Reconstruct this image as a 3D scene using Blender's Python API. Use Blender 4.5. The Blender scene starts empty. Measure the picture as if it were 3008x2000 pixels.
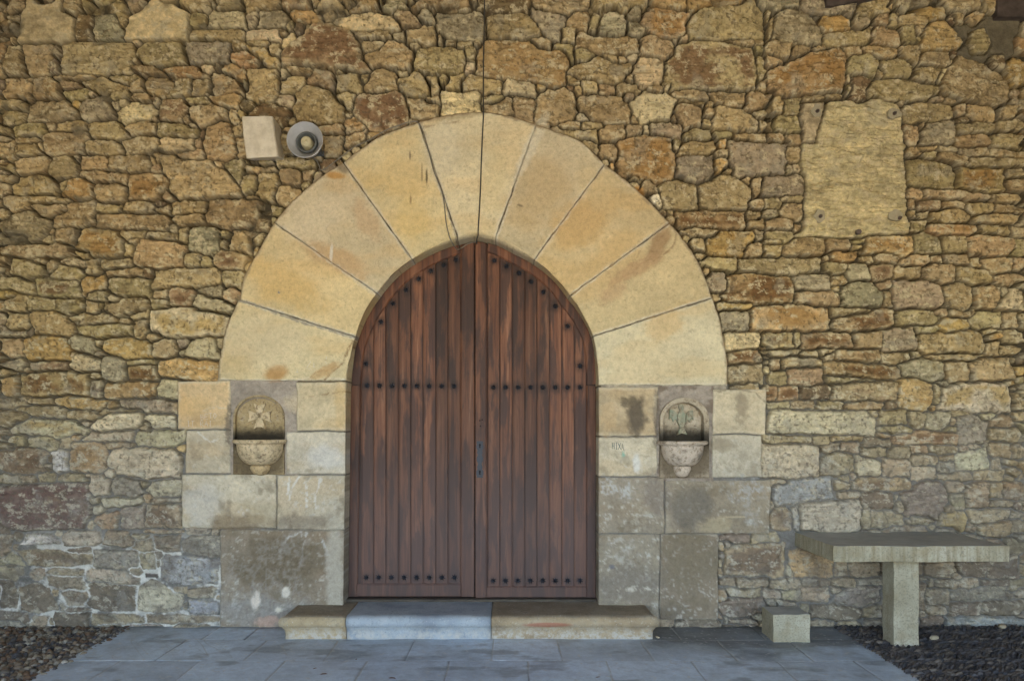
import bpy, bmesh, math, random
import numpy as np
from mathutils import Vector, Matrix

C = bpy.context.scene.collection
R = math.radians
# ---------------------------------------------------------------- camera
K = 1.5 / 585.0          # metres on the wall per photograph pixel
DIST = 2298.0 * K        # camera to wall
EYE = 1.5
HOR = 1255.0
cam = bpy.data.cameras.new("camera")
cam.sensor_width = 36.0
cam.lens = 2298.0 / 3008.0 * 36.0
cam.shift_y = (HOR - 1000.0) / 3008.0
cam.clip_start = 0.05
cam.clip_end = 800
camo = bpy.data.objects.new("camera", cam)
C.objects.link(camo)
camo.location = (0, -DIST, EYE)
camo.rotation_euler = (R(90), 0, 0)
bpy.context.scene.camera = camo
# ---------------------------------------------------------------- sky, sun, exposure
SUN_EL, SUN_AZ = 58.0, 205.0       # azimuth of the sun, clockwise from +Y
w = bpy.data.worlds.new("World")
bpy.context.scene.world = w
w.use_nodes = True
nt = w.node_tree
bg = nt.nodes["Background"]
sky = nt.nodes.new("ShaderNodeTexSky")
sky.sky_type = 'NISHITA'
sky.sun_disc = False
sky.sun_elevation = R(SUN_EL)
sky.sun_rotation = R(SUN_AZ)
nt.links.new(sky.outputs[0], bg.inputs[0])
bg.inputs[1].default_value = 0.13
sl = bpy.data.lights.new("sun", 'SUN')
sl.energy = 3.2
sl.angle = R(0.5)
sl.color = (1.0, 0.93, 0.82)
so = bpy.data.objects.new("sun", sl)
C.objects.link(so)
sd = Vector((math.sin(R(SUN_AZ)) * math.cos(R(SUN_EL)), math.cos(R(SUN_AZ)) * math.cos(R(SUN_EL)), math.sin(R(SUN_EL))))
so.rotation_euler = sd.to_track_quat('Z', 'Y').to_euler()
vs = bpy.context.scene.view_settings
vs.view_transform = 'Standard'
vs.look = 'None'
vs.exposure = 3.02
vs.gamma = 1.0

# ---------------------------------------------------------------- helpers
def tag(o, label=None, cat=None, group=None, kind=None):
    if label: o['label'] = label
    if cat: o['category'] = cat
    if group: o['group'] = group
    if kind: o['kind'] = kind
    return o

def empty(name, loc=(0, 0, 0), **kw):
    o = bpy.data.objects.new(name, None)
    o.empty_display_size = 0.2
    C.objects.link(o)
    o.location = loc
    return tag(o, **kw)

def link(name, me, mat=None, parent=None, loc=None):
    """one mesh object; vertices are world coordinates unless loc is given"""
    me.name = name
    o = bpy.data.objects.new(name, me)
    C.objects.link(o)
    if mat is not None:
        for m in (mat if isinstance(mat, (list, tuple)) else [mat]):
            me.materials.append(m)
    if parent is not None:
        o.parent = parent
        o.location = -parent.location if loc is None else loc
    elif loc is not None:
        o.location = loc
    return o

def bm_link(name, bm, mat=None, parent=None, loc=None, smooth=False):
    me = bpy.data.meshes.new(name)
    bmesh.ops.recalc_face_normals(bm, faces=bm.faces)
    bm.to_mesh(me)
    bm.free()
    if smooth:
        me.polygons.foreach_set("use_smooth", [True] * len(me.polygons))
    return link(name, me, mat, parent, loc)

def np_mesh(name, co, quads, col=None, smooth=True):
    me = bpy.data.meshes.new(name)
    co = np.asarray(co, np.float32).reshape(-1, 3)
    quads = np.asarray(quads, np.int32)
    n = quads.shape[1]
    me.vertices.add(len(co))
    me.vertices.foreach_set("co", co.ravel())
    me.loops.add(quads.size)
    me.loops.foreach_set("vertex_index", quads.ravel())
    me.polygons.add(len(quads))
    me.polygons.foreach_set("loop_start", np.arange(0, quads.size, n, dtype=np.int32))
    me.polygons.foreach_set("use_smooth", np.full(len(quads), smooth, bool))
    if col is not None:
        a = me.color_attributes.new("Col", 'FLOAT_COLOR', 'POINT')
        c4 = np.ones((len(co), 4), np.float32)
        c4[:, :3] = np.clip(np.asarray(col).reshape(-1, 3), 0, 1)
        a.data.foreach_set("color", c4.ravel())
    me.update(calc_edges=True)
    me.validate()
    return me

def grid_quads(ny, nx):
    i = np.arange(ny * nx).reshape(ny, nx)
    return np.stack([i[:-1, :-1], i[1:, :-1], i[1:, 1:], i[:-1, 1:]], -1).reshape(-1, 4)

def hash2(ix, iy, seed):
    n = (ix.astype(np.int64) * 374761393 + iy.astype(np.int64) * 668265263 + seed * 1442695041) & 0x7fffffff
    n = ((n ^ (n >> 13)) * 1274126177) & 0x7fffffff
    n = (n ^ (n >> 16)) & 0xffff
    return (n / 32767.5 - 1.0).astype(np.float32)

def vnoise(x, y, seed):
    ix = np.floor(x); iy = np.floor(y)
    fx = (x - ix).astype(np.float32); fy = (y - iy).astype(np.float32)
    ix = ix.astype(np.int64); iy = iy.astype(np.int64)
    u = fx * fx * (3 - 2 * fx); v = fy * fy * (3 - 2 * fy)
    a = hash2(ix, iy, seed); b = hash2(ix + 1, iy, seed)
    c = hash2(ix, iy + 1, seed); d = hash2(ix + 1, iy + 1, seed)
    return (a * (1 - u) + b * u) * (1 - v) + (c * (1 - u) + d * u) * v

def fbm(x, y, sx, sy=None, oct=4, seed=0, gain=0.5):
    """about -1..1, sx/sy are the largest feature sizes in pixels"""
    sy = sy or sx
    s = np.zeros(np.shape(x), np.float32); a = 1.0; t = 0.0; f = 1.0
    for k in range(oct):
        ca, sa = math.cos(k * 0.7), math.sin(k * 0.7)
        X = x / sx * f; Y = y / sy * f
        s += a * vnoise(X * ca - Y * sa + 17.3 * k, X * sa + Y * ca + 5.1 * k, seed + k * 31)
        t += a; a *= gain; f *= 2.03
    return s / t * 1.5

def sstep(a, b, x):
    t = np.clip((x - a) / (b - a), 0, 1)
    return t * t * (3 - 2 * t)

def mixc(c, col, f):
    f = np.asarray(f)[..., None]
    return c * (1 - f) + np.asarray(col, np.float32) * f

def WX(px, depth=0.0):
    """photo column -> world x on the plane y = depth"""
    return (px - 1504.0) * K * (1 + depth / DIST)

def WZ(py, depth=0.0):
    return EYE - (py - HOR) * K * (1 + depth / DIST)

# ---------------------------------------------------------------- materials
def nmat(name, rough=0.9, spec=0.3):
    m = bpy.data.materials.new(name)
    m.use_nodes = True
    b = m.node_tree.nodes["Principled BSDF"]
    b.inputs["Roughness"].default_value = rough
    b.inputs["Specular IOR Level"].default_value = spec
    return m, m.node_tree, b

def N(nt, t, **kw):
    n = nt.nodes.new(t)
    for k, v in kw.items():
        if isinstance(v, (int, float, tuple, list)) and k in [i.name for i in n.inputs]:
            n.inputs[k].default_value = v
        else:
            setattr(n, k, v)
    return n

def noise(nt, scale, detail=5, rough=0.6, vec=None, dist=0.0):
    n = nt.nodes.new("ShaderNodeTexNoise")
    n.inputs["Scale"].default_value = scale
    n.inputs["Detail"].default_value = detail
    n.inputs["Roughness"].default_value = rough
    n.inputs["Distortion"].default_value = dist
    if vec is not None: nt.links.new(vec, n.inputs["Vector"])
    return n.outputs["Fac"]

def ramp(nt, fac, stops):
    r = nt.nodes.new("ShaderNodeValToRGB")
    el = r.color_ramp.elements
    while len(el) < len(stops): el.new(0.5)
    for e, (p, c) in zip(el, stops):
        e.position = p
        e.color = (c, c, c, 1) if isinstance(c, (int, float)) else (*c, 1)
    nt.links.new(fac, r.inputs[0])
    return r.outputs[0]

def mix(nt, f, a, b, mode='MIX'):
    m = nt.nodes.new("ShaderNodeMix")
    m.data_type = 'RGBA'; m.blend_type = mode
    for s, v in ((0, f), (6, a), (7, b)):
        if isinstance(v, (int, float)): m.inputs[s].default_value = v if s == 0 else (v, v, v, 1)
        elif isinstance(v, (tuple, list)): m.inputs[s].default_value = (*v, 1)
        else: nt.links.new(v, m.inputs[s])
    return m.outputs[2]

def bump(nt, b, h, strength=0.4, dist=0.01, prev=None):
    n = nt.nodes.new("ShaderNodeBump")
    n.inputs["Strength"].default_value = strength
    n.inputs["Distance"].default_value = dist
    nt.links.new(h, n.inputs["Height"])
    if prev is not None: nt.links.new(prev, n.inputs["Normal"])
    nt.links.new(n.outputs[0], b.inputs["Normal"])
    return n.outputs[0]

def coords(nt, scale=(1, 1, 1)):
    t = nt.nodes.new("ShaderNodeTexCoord")
    m = nt.nodes.new("ShaderNodeMapping")
    m.inputs["Scale"].default_value = scale
    nt.links.new(t.outputs["Object"], m.inputs[0])
    return m.outputs[0]

def stone_attr_mat(name, rough=0.92, grain=0.35, bs=0.5, spec=0.2, fine=130, pits=True):
    """albedo from the vertex attribute times a fine grain"""
    m, nt, b = nmat(name, rough, spec)
    at = N(nt, "ShaderNodeVertexColor"); at.layer_name = "Col"
    v = coords(nt)
    n1 = noise(nt, fine, 4, 0.7, v)
    n2 = noise(nt, fine * 0.28, 5, 0.65, v)
    g = ramp(nt, n1, [(0.25, 1 - grain), (0.5, 1.0), (0.78, 1 + grain * 0.6)])
    c = mix(nt, 1.0, at.outputs[0], g, 'MULTIPLY')
    g2 = ramp(nt, n2, [(0.3, 0.84), (0.5, 1.0), (0.72, 1.12)])
    c = mix(nt, 1.0, c, g2, 'MULTIPLY')
    if pits:
        v2 = nt.nodes.new("ShaderNodeTexVoronoi"); v2.inputs["Scale"].default_value = fine * 0.35
        nt.links.new(v, v2.inputs["Vector"])
        p = ramp(nt, v2.outputs["Distance"], [(0.05, 0.55), (0.14, 1.0)])
        c = mix(nt, 0.6, c, p, 'MULTIPLY')
    nt.links.new(c, b.inputs["Base Color"])
    pb = bump(nt, b, n2, bs, 0.012)
    bump(nt, b, n1, bs * 0.8, 0.004, pb)
    return m

M = {}
M['rubble'] = stone_attr_mat("rubble stone", 0.95, 0.24, 0.75, fine=110, pits=False)
M['ashlar'] = stone_attr_mat("dressed sandstone", 0.9, 0.20, 0.5, fine=130, pits=False)
M['paving'] = stone_attr_mat("worn grey paving", 0.45, 0.16, 0.12, spec=0.4, fine=60, pits=False)
M['pebble'] = stone_attr_mat("river pebbles", 0.6, 0.2, 0.1, spec=0.4, fine=150, pits=False)
# ---------------------------------------------------------------- masonry survey
# every stone of the rubble wall: kind letter, then outline corners; one sheet per wall field
TRACE = {}
TRACE[(0, 0)] = """
s 18 -6 57 -6 58 10 64 14 64 37 16 38|s 126 -8 164 -8 170 10 170 35 113 36 114 24 124 8|n 71 -4 122 -4 120 10 110 14 92 10 71 9
d 70 11 82 12 83 36 70 36|g 86 12 103 11 106 20 113 26 112 36 83 36 84 22|g 0 8 5 11 4 16 0 16|g 6 6 17 5 17 13 6 12
n 5 13 17 13 16 17 5 18|d -5 18 10 18 12 33 -5 34|o -5 35 6 36 4 50 -5 55|n 3 42 19 41 21 67 2 68|r 20 41 46 39 46 50 44 67 22 68
g 50 41 53 43 53 53 46 48|g 50 54 53 65 43 68 44 62|n 56 38 119 37 120 48 117 65 54 67 55 42|n 124 43 134 37 165 38 169 58 150 60 128 58 124 50
g 166 38 200 36 209 40 206 55 170 58|n 174 14 184 11 188 15 187 25 174 24|l 188 16 190 7 205 3 222 5 223 25 188 25
l 183 1 200 0 200 4 186 8|n 173 26 220 25 219 35 172 36|g 226 14 236 4 236 20 228 24|o 212 46 224 46 242 48 242 60 220 60 208 52
o 202 62 210 58 222 63 220 71|o 146 62 176 59 190 70 174 71 152 69|n 120 60 140 60 156 68 140 68 125 66
n 97 67 125 67 126 70 118 75 100 70|n 46 70 84 67 86 70 54 72|n 5 71 29 70 29 90 28 93 -3 92 2 80|n 30 71 44 70 53 74 53 90 29 89
n 54 73 70 73 72 79 58 81 54 79|n 71 72 86 70 103 75 116 79 114 83 98 84 90 85 80 79|n 54 82 70 82 79 80 80 89 62 91 60 87
n 119 74 128 73 128 82 120 82|n 134 69 150 69 157 78 150 88 136 86 130 78|n 160 72 174 71 173 80 168 88 152 88 157 78
n 175 72 190 73 190 87 174 88|n 194 64 208 68 218 76 220 83 196 85|o 190 90 214 85 219 88 218 98 200 94
n 101 84 116 83 119 87 104 91 102 88|n 28 93 52 90 62 94 70 103 68 107 40 111 24 110|g 75 92 96 88 99 94 104 107 98 109 76 109 71 100
g 100 93 108 92 108 98 104 100|l 104 103 120 93 136 94 140 99 136 107 114 112 106 108|r 148 90 165 88 168 98 164 110 144 107
n -4 99 12 98 22 103 16 112 10 113 -4 110|n 175 96 202 95 206 108 200 108 182 115 174 108|n -4 114 10 119 12 124 -4 126
n 12 114 38 112 42 118 36 123 14 124 11 119|n 50 118 60 110 76 110 78 118 66 118|n 77 114 92 109 108 112 116 122 98 125 80 122
n 118 112 136 110 142 112 140 121 119 122 115 116|n 142 111 160 112 180 118 178 126 142 122|n 40 124 55 120 76 119 78 122 75 139 41 140
n 14 126 32 124 34 128 16 131|n 15 132 32 130 36 140 16 145|n -5 127 13 127 14 146 -5 147|n 76 129 88 127 100 127 110 135 110 138 98 141 77 139
n 112 129 124 124 140 124 146 131 140 137 128 139 112 139|l 147 128 150 124 176 127 176 137 158 138 146 136
n 187 118 198 110 208 110 210 125 214 138 208 144 186 143|n 212 118 220 113 220 122 214 123|n 215 125 221 125 224 140 218 143
n 14 147 40 141 45 145 40 157 14 157|n 73 142 94 141 97 145 96 153 71 154|n 98 143 130 140 137 148 134 155 97 155
n -4 149 14 150 14 158 -4 158|g 226 145 236 145 236 149 226 148
"""
TRACE[(750, 0)] = """
g 0 5 28 6 29 20 26 24 0 24|y 30 4 42 4 52 8 61 18 40 20 31 12|n 46 -5 65 -5 65 3 58 6 46 4|n 54 5 70 4 71 8 57 10
n 66 -5 100 -5 100 5 94 9 84 7 66 4|n 73 6 84 5 85 11 75 12|n 66 8 72 8 69 19 63 19|n 100 3 125 9 118 11 100 6|n 110 -5 122 -5 123 5 110 4
n 124 -5 158 -5 160 3 140 5 124 7|y 160 -5 190 -5 192 6 176 10 163 11|l 70 18 90 10 98 7 116 11 127 17 130 22 128 28 110 27 86 26 72 22
l -7 28 0 25 6 23 20 26 22 37 0 36 -9 36|r 124 7 140 6 150 18 150 24 138 24 128 14|g 145 4 160 4 162 18 158 21 148 12
g 165 11 190 8 206 7 209 31 207 35 186 36 166 30|n 191 -5 205 -5 207 6 192 5|o 209 -5 224 -5 226 8 210 9
n 138 26 160 23 166 28 165 38 156 41 138 35|n 167 30 171 31 171 40 167 40|n 125 30 135 29 136 33 130 37 125 34
n 90 29 120 28 124 33 122 36 110 36 92 34|l 24 41 26 34 34 30 37 34 28 42
R 24 58 27 44 40 34 50 26 55 21 70 21 84 27 92 35 98 45 96 53 104 62 98 64 60 61 40 58 26 60
n 98 36 110 35 117 39 112 45 98 48|n 100 48 114 44 120 36 134 40 145 46 144 56 139 63 124 61 104 60 98 54
n 145 46 160 41 178 41 190 46 190 62 184 65 166 68 152 66 143 60|n 172 36 183 34 184 42 173 40|n 184 37 198 36 198 42 184 42
n 193 44 200 43 200 56 194 56|o -8 43 0 43 10 45 22 56 20 60 0 60|n 26 60 48 59 50 62 49 67 28 64|n -9 64 18 63 20 70 19 88 12 92 -6 90
n 23 84 28 70 43 69 43 76 34 84 24 85|n 47 76 50 68 55 62 64 64 72 70 72 78 66 80 52 77|n 56 60 64 60 63 62 57 62|n 75 62 80 62 80 66 76 66
r 73 70 78 67 93 66 96 82 84 84 73 80|n 101 80 104 66 110 61 124 63 129 70 127 80 116 82 101 82|n 130 65 139 64 139 69 131 69
n 129 72 142 66 152 67 160 78 158 86 144 88 132 82|n 154 68 164 70 167 80 160 87 156 78
n 36 88 46 78 58 79 70 86 80 95 82 106 76 112 60 113 38 110 35 98|n 74 88 84 82 92 88 88 98 82 96
d -8 104 2 96 8 93 20 94 30 100 31 106 24 115 16 106|R 92 90 100 84 134 84 136 92 139 104 138 112 124 118 106 118 96 108 90 104
n 138 89 160 93 168 97 168 104 140 108 141 96|n 156 90 166 88 167 94 158 92|l 170 82 205 83 206 102 170 105|n 174 80 178 70 188 67 186 80
n 188 72 198 66 210 70 224 72 223 84 208 84 188 80|n 206 92 215 85 226 88 222 92|n 210 94 224 92 236 86 236 105 222 103 210 100
o 81 107 88 106 98 114 96 118 82 122|n 24 118 36 113 78 114 80 122 60 121 24 121|n 61 122 79 123 79 140 62 142 54 141
n 82 123 100 120 100 127 84 136|o 100 122 112 120 110 123 102 126|n 24 122 28 122 32 134 34 141 24 140|n 18 146 36 144 54 146 56 153 20 153
n -9 146 17 147 18 149 -9 149|n -8 151 18 152 20 157 -8 160|n 22 155 28 153 40 155 43 167 34 167 22 164
n 2 155 8 153 20 157 20 169 16 183 4 181 -2 175|n 18 169 32 169 40 173 34 181 26 188 18 183|n -4 183 10 182 14 193 8 205 -8 209
n 43 155 58 152 50 161 44 165|n -12 211 8 210 4 219 -6 228|n 14 187 25 188 20 195 16 195|n 61 41 66 43 64 50
"""
TRACE[(1500, 0)] = """
n 0 2 4 2 4 8 -6 8|n -21 16 -10 11 10 10 22 18 30 30 10 33 -20 32|g 12 5 26 2 51 11 46 36 33 33 22 18|n 35 -5 68 -5 70 5 60 7 44 6 36 3
n 56 8 70 6 73 10 70 26 54 24|n 74 4 80 5 79 20 77 31 72 30 74 14|g 81 2 100 -3 105 3 104 12 82 10|g 83 13 90 10 104 13 106 20 103 32 80 30
g 106 -3 125 2 120 16 106 18|g 107 19 118 21 125 30 108 30|O 120 14 126 2 145 1 160 6 165 14 160 21 160 28 151 36 140 33 124 27 118 20
n 163 25 162 18 170 4 185 -5 225 -5 236 8 233 34 200 35 165 34|n 48 26 58 26 59 38 48 38|n 60 30 78 32 115 35 116 45 108 49 92 48 76 44 60 42
n 120 34 130 31 138 37 147 37 147 47 143 52 120 49|n 21 37 34 36 38 44 24 43|n 41 41 50 38 58 43 57 56 54 56 48 46
n 59 44 66 43 77 48 68 56 59 55|n 53 64 60 58 78 50 88 55 104 58 108 56 112 60 104 72 96 76 76 74 62 70 54 66|n 87 50 96 51 99 56 92 56
l 113 56 118 51 134 51 141 55 141 66 136 76 120 78 114 70
R 142 56 150 48 158 37 175 36 190 39 219 44 225 62 227 70 223 81 180 82 165 78 146 82 148 76 141 70
n 195 36 210 35 234 37 234 41 214 41|n 221 43 231 42 231 47 222 48|n 222 50 232 52 233 66 228 73 224 62|n 226 76 231 74 232 82 225 82
n 51 67 60 70 64 77 52 75|n 65 75 80 75 80 84 66 84|n 81 77 96 77 96 84 82 84|n 97 74 104 73 118 76 118 84 112 86 98 84
n 104 85 113 84 112 90 106 91|n 107 68 113 66 114 73 108 73|l -4 72 10 73 22 77 22 88 10 87 -4 84|y 23 78 31 78 30 82 24 82
o -24 36 0 37 10 38 36 44 50 46 56 56 50 62 50 74 40 78 20 76 0 71 -30 66 -32 50
n 24 88 34 82 48 79 58 84 59 100 57 110 40 112 22 108|n 0 87 20 90 23 94 20 110 8 108 0 104
n 61 90 76 84 98 88 104 93 109 100 109 112 98 112 76 110 70 104 62 98|l 110 93 124 84 140 86 151 92 149 102 146 110 134 110 118 113 112 104
n 150 82 160 81 170 82 180 84 180 90 170 92 150 88|n 155 92 162 89 176 93 176 98 168 93|n 152 96 166 94 175 99 176 114 160 116 151 104
n 181 84 200 81 215 83 216 94 206 96 188 92|n 217 84 242 84 240 99 216 98|w 59 106 64 104 70 109 62 111|n 111 104 116 108 117 114 111 114
n 178 96 183 93 185 98 180 98|n 178 99 186 100 186 107 178 107|n 177 108 184 108 183 114 177 114|n 186 99 196 96 208 100 224 110 226 119 206 119 186 117 184 108
n 222 103 232 100 240 103 238 107 224 106|n 45 113 64 112 64 118 48 117|n 65 112 84 111 84 117 66 118|n 38 115 50 119 78 118 80 129 64 126 48 120
n 65 127 76 127 80 136 78 138 66 132|n 82 118 103 115 104 125 90 128 82 128|n 105 116 118 114 121 118 120 122 105 124|n 122 115 126 116 126 121 122 121
g 127 112 136 111 156 114 156 124 130 121|n 160 122 168 116 183 116 187 125 160 127|n 153 138 156 130 162 126 188 128 189 136 178 140 152 142
n 187 119 200 119 202 124 190 127|n 203 122 234 121 234 127 204 127|n 82 131 96 132 98 136 95 148 82 140
O 96 148 99 130 108 124 120 122 146 126 148 138 150 155 148 164 132 166 100 158|n 150 128 156 128 152 136 149 135
g 152 144 160 141 184 142 185 155 184 164 160 164 151 158|n 186 139 197 137 198 142 188 143|y 187 144 196 143 199 152 190 155
g 199 128 252 129 252 157 230 158 205 160|n 226 108 240 109 240 119 228 119
"""
TRACE[(2248, 0)] = """
n 0 2 8 4 4 22 0 24|n 8 -4 20 -4 28 4 18 7 10 6|n 6 14 10 16 5 36 1 35|g 12 10 20 6 34 9 40 16 44 20 52 28 53 38 40 40 10 36 8 32
n 54 30 70 28 86 28 98 24 98 36 84 40 56 39|n 98 26 106 23 120 26 124 38 120 41 99 39|n 126 25 136 24 138 40 126 40
n 102 13 112 12 112 20 102 20|n 114 11 121 12 120 22 114 21|y 106 2 120 0 119 8 107 9|n 122 2 127 4 124 12 120 12
y 128 -5 158 -5 168 8 165 16 150 17 146 13 130 10|n 124 14 134 12 148 16 150 23 130 22 123 18|n 137 24 145 24 142 31 138 30|n 139 33 143 33 143 38 140 38
o 147 22 164 17 180 38 172 45 145 44 143 40|n 179 4 186 0 193 0 190 8|n 184 15 192 8 197 15 190 19|n 170 10 180 12 180 18 176 18
n 190 32 198 29 204 38 200 46 191 47 188 40|n 0 38 10 37 24 41 23 48 14 52 0 49|n 25 44 36 40 42 43 34 49 26 50|n 47 42 54 40 56 43 48 44
O 2 64 10 58 30 54 46 46 70 44 72 60 72 84 40 85 14 86 2 78|n 0 50 14 54 20 56 8 61 0 61|n 72 42 87 41 88 49 76 51
n 89 43 100 41 120 42 122 49 110 53 96 49|n 122 42 142 41 142 54 136 58 124 51|n 75 58 80 51 98 50 104 56 102 69 82 68 76 62
n 106 54 124 53 135 60 133 68 110 68 109 62|n 104 60 110 64 108 69 103 68|n 142 50 148 47 166 48 170 57 164 61 142 58
n 138 62 160 60 158 75 150 76 136 70|l 158 74 163 63 166 64 160 76|d 80 70 88 67 96 69 93 88 88 91 78 88|n 74 78 80 76 77 86 74 86
n 95 80 102 72 116 70 130 72 140 78 160 78 158 86 150 90 124 90 96 86|n 168 62 178 53 190 56 214 64 222 76 223 90 216 97 190 92 166 88 162 78
y 222 58 236 48 246 50 246 76 228 78 223 70|n 226 82 231 84 231 94 226 94|n 0 86 10 86 16 92 17 102 0 100|n 18 90 34 88 34 102 18 103
n 124 98 140 92 160 93 172 98 174 106 150 110 126 111
n 153 88 164 89 164 92 152 91|n 165 87 176 89 176 92 165 92|n 177 95 183 94 184 104 176 106|n 184 102 187 93 206 94 212 100 210 110 186 107
n 213 98 230 96 234 104 226 107 213 107|n 0 102 8 102 8 108 0 108|n 0 110 6 111 6 119 0 119|n 8 112 14 105 28 105 33 112 33 120 10 119
n 3 121 16 122 18 129 4 129|n 20 124 33 122 33 130 24 132|m 34 92 55 92 48 116 46 129 34 129
p 34 131 50 131 56 94 70 90 90 93 104 90 118 94 127 104 128 130 128 155 130 180 134 210 133 213 95 214 90 217 70 216 28 213 36 205 36 190 40 170 34 150 33 140
n 127 113 138 113 141 122 140 132 130 129|g 148 112 173 111 173 132 143 132 144 120|n 174 113 210 111 211 121 176 120
n 176 123 200 122 205 128 204 132 175 132|n 211 110 242 108 242 119 212 119|n 208 120 242 120 242 135 209 133|n 129 137 138 134 139 141 130 142
n 141 133 158 133 157 138 141 137|n 159 133 176 133 176 137 159 138|n 145 139 157 138 157 145 145 144|n 158 139 170 139 185 143 184 150 158 146
n 179 134 203 134 204 141 188 141 178 139|n 205 136 242 137 242 144 206 141|n 188 143 242 145 240 152 188 151
n 129 145 150 146 172 149 175 158 174 171 150 170 131 167|O 176 152 200 153 217 155 217 168 222 172 220 175 200 176 178 172 176 164
n 22 133 33 134 33 145 24 150 22 142|n 20 150 25 150 25 157 20 158|g 0 159 30 158 38 162 36 176 18 179 -4 178
"""
TRACE[(2248, 500)] = """
n 0 23 13 23 15 34 0 35|n 0 36 12 35 12 43 0 43|n 14 36 20 30 34 30 36 42 30 46 18 44|n 1 46 10 44 25 46 24 54 1 53|n 0 55 24 55 28 60 22 64 0 61
n 27 50 34 48 35 55 28 56|n 0 63 14 63 14 66 0 66|n 0 68 15 68 14 77 0 77|n 16 72 26 63 54 63 56 76 22 78
n 57 64 78 63 78 73 58 73|n 79 67 88 67 86 72 80 73|n 80 63 92 61 90 66 80 66|O 93 60 134 58 135 74 126 76 90 74 93 68
n 137 58 158 58 160 74 142 77 137 70|n 162 61 172 60 182 62 184 72 166 75 162 70|n 188 62 194 58 216 60 226 62 227 72 222 79 190 75 186 70
n 230 64 242 62 242 78 228 78|n 131 17 144 17 144 24 132 24|n 146 17 170 17 200 20 207 24 205 28 180 27 146 25|n 139 30 150 26 161 28 160 35 140 37
n 163 27 182 27 182 34 164 34|n 184 30 205 28 211 32 208 38 190 40 185 36|n 212 30 242 33 242 38 214 38|n 209 20 242 22 242 30 210 28
n 218 12 230 7 242 8 242 20 223 19|n 131 37 137 37 137 44 131 44|n 139 37 149 37 149 43 139 43|n 150 39 176 35 188 40 186 47 158 47 150 43
n 190 42 212 39 232 40 234 46 222 49 196 49|n 132 46 146 45 146 54 133 57|O 152 50 160 48 186 48 194 54 190 58 150 57
n 196 50 213 50 212 57 196 56|n 214 50 224 50 224 58 214 57|n 226 52 240 51 238 60 227 60|n 54 78 58 77 59 82 54 82|y 60 78 68 74 83 74 82 84 62 83
n 86 79 98 78 98 83 86 84|n 99 78 110 74 121 78 121 83 104 85|n 123 83 136 78 151 79 152 84 128 87|n 152 78 162 77 164 84 152 83
n 164 76 186 78 186 85 166 83|n 188 80 196 80 198 87 190 88|n 200 82 212 79 225 81 225 92 206 93|n 227 80 242 79 242 91 228 90
n 54 84 74 86 74 94 55 93|g 75 85 92 84 96 98 76 98|R 94 89 106 84 117 87 118 97 104 101 98 97|n 119 88 142 87 142 98 120 98
n 145 88 156 85 175 87 174 100 160 103 146 98|n 177 88 190 87 203 92 206 100 202 104 190 104 175 98|n 208 95 242 94 242 105 212 104
g 27 100 38 94 59 92 60 108 46 110 30 106|n 62 98 74 95 75 103 62 103|n 29 112 40 109 67 111 69 121 50 124 29 122
g 70 105 86 101 100 104 108 112 106 124 90 126 72 122 70 112|n 110 108 116 109 117 124 108 122|g 118 101 150 99 160 103 165 120 158 125 120 125 116 112
n 164 105 180 102 190 106 191 122 182 126 166 123|n 193 106 214 106 211 126 192 125|l 218 118 224 108 242 109 242 128 212 126
n 59 126 96 126 96 130 60 132|D 68 134 88 131 108 126 119 128 118 140 112 144 70 146 60 140|n 119 132 122 127 152 127 160 134 158 139 124 141
n 157 127 166 127 165 132 156 131|n 168 128 187 128 188 132 170 133|y 160 138 170 134 184 136 186 144 164 148 158 142
n 188 136 194 129 216 130 218 142 194 143|n 220 132 230 130 230 142 220 142|n 232 132 242 130 242 144 232 144
n 139 143 156 143 157 148 139 149|g 108 146 120 143 136 143 138 158 138 163 110 164|n 82 148 106 148 106 162 82 163|R 0 148 26 148 26 161 0 162
D 34 150 50 146 74 148 80 156 80 162 34 161|n 141 150 180 146 198 150 202 160 200 165 142 167|n 200 145 212 147 204 150
n 216 147 232 145 240 155 232 160 218 157|n 204 158 214 156 214 168 204 168|n 216 158 242 158 242 169 216 168|n 27 148 33 150 33 158 27 158
"""
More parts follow.
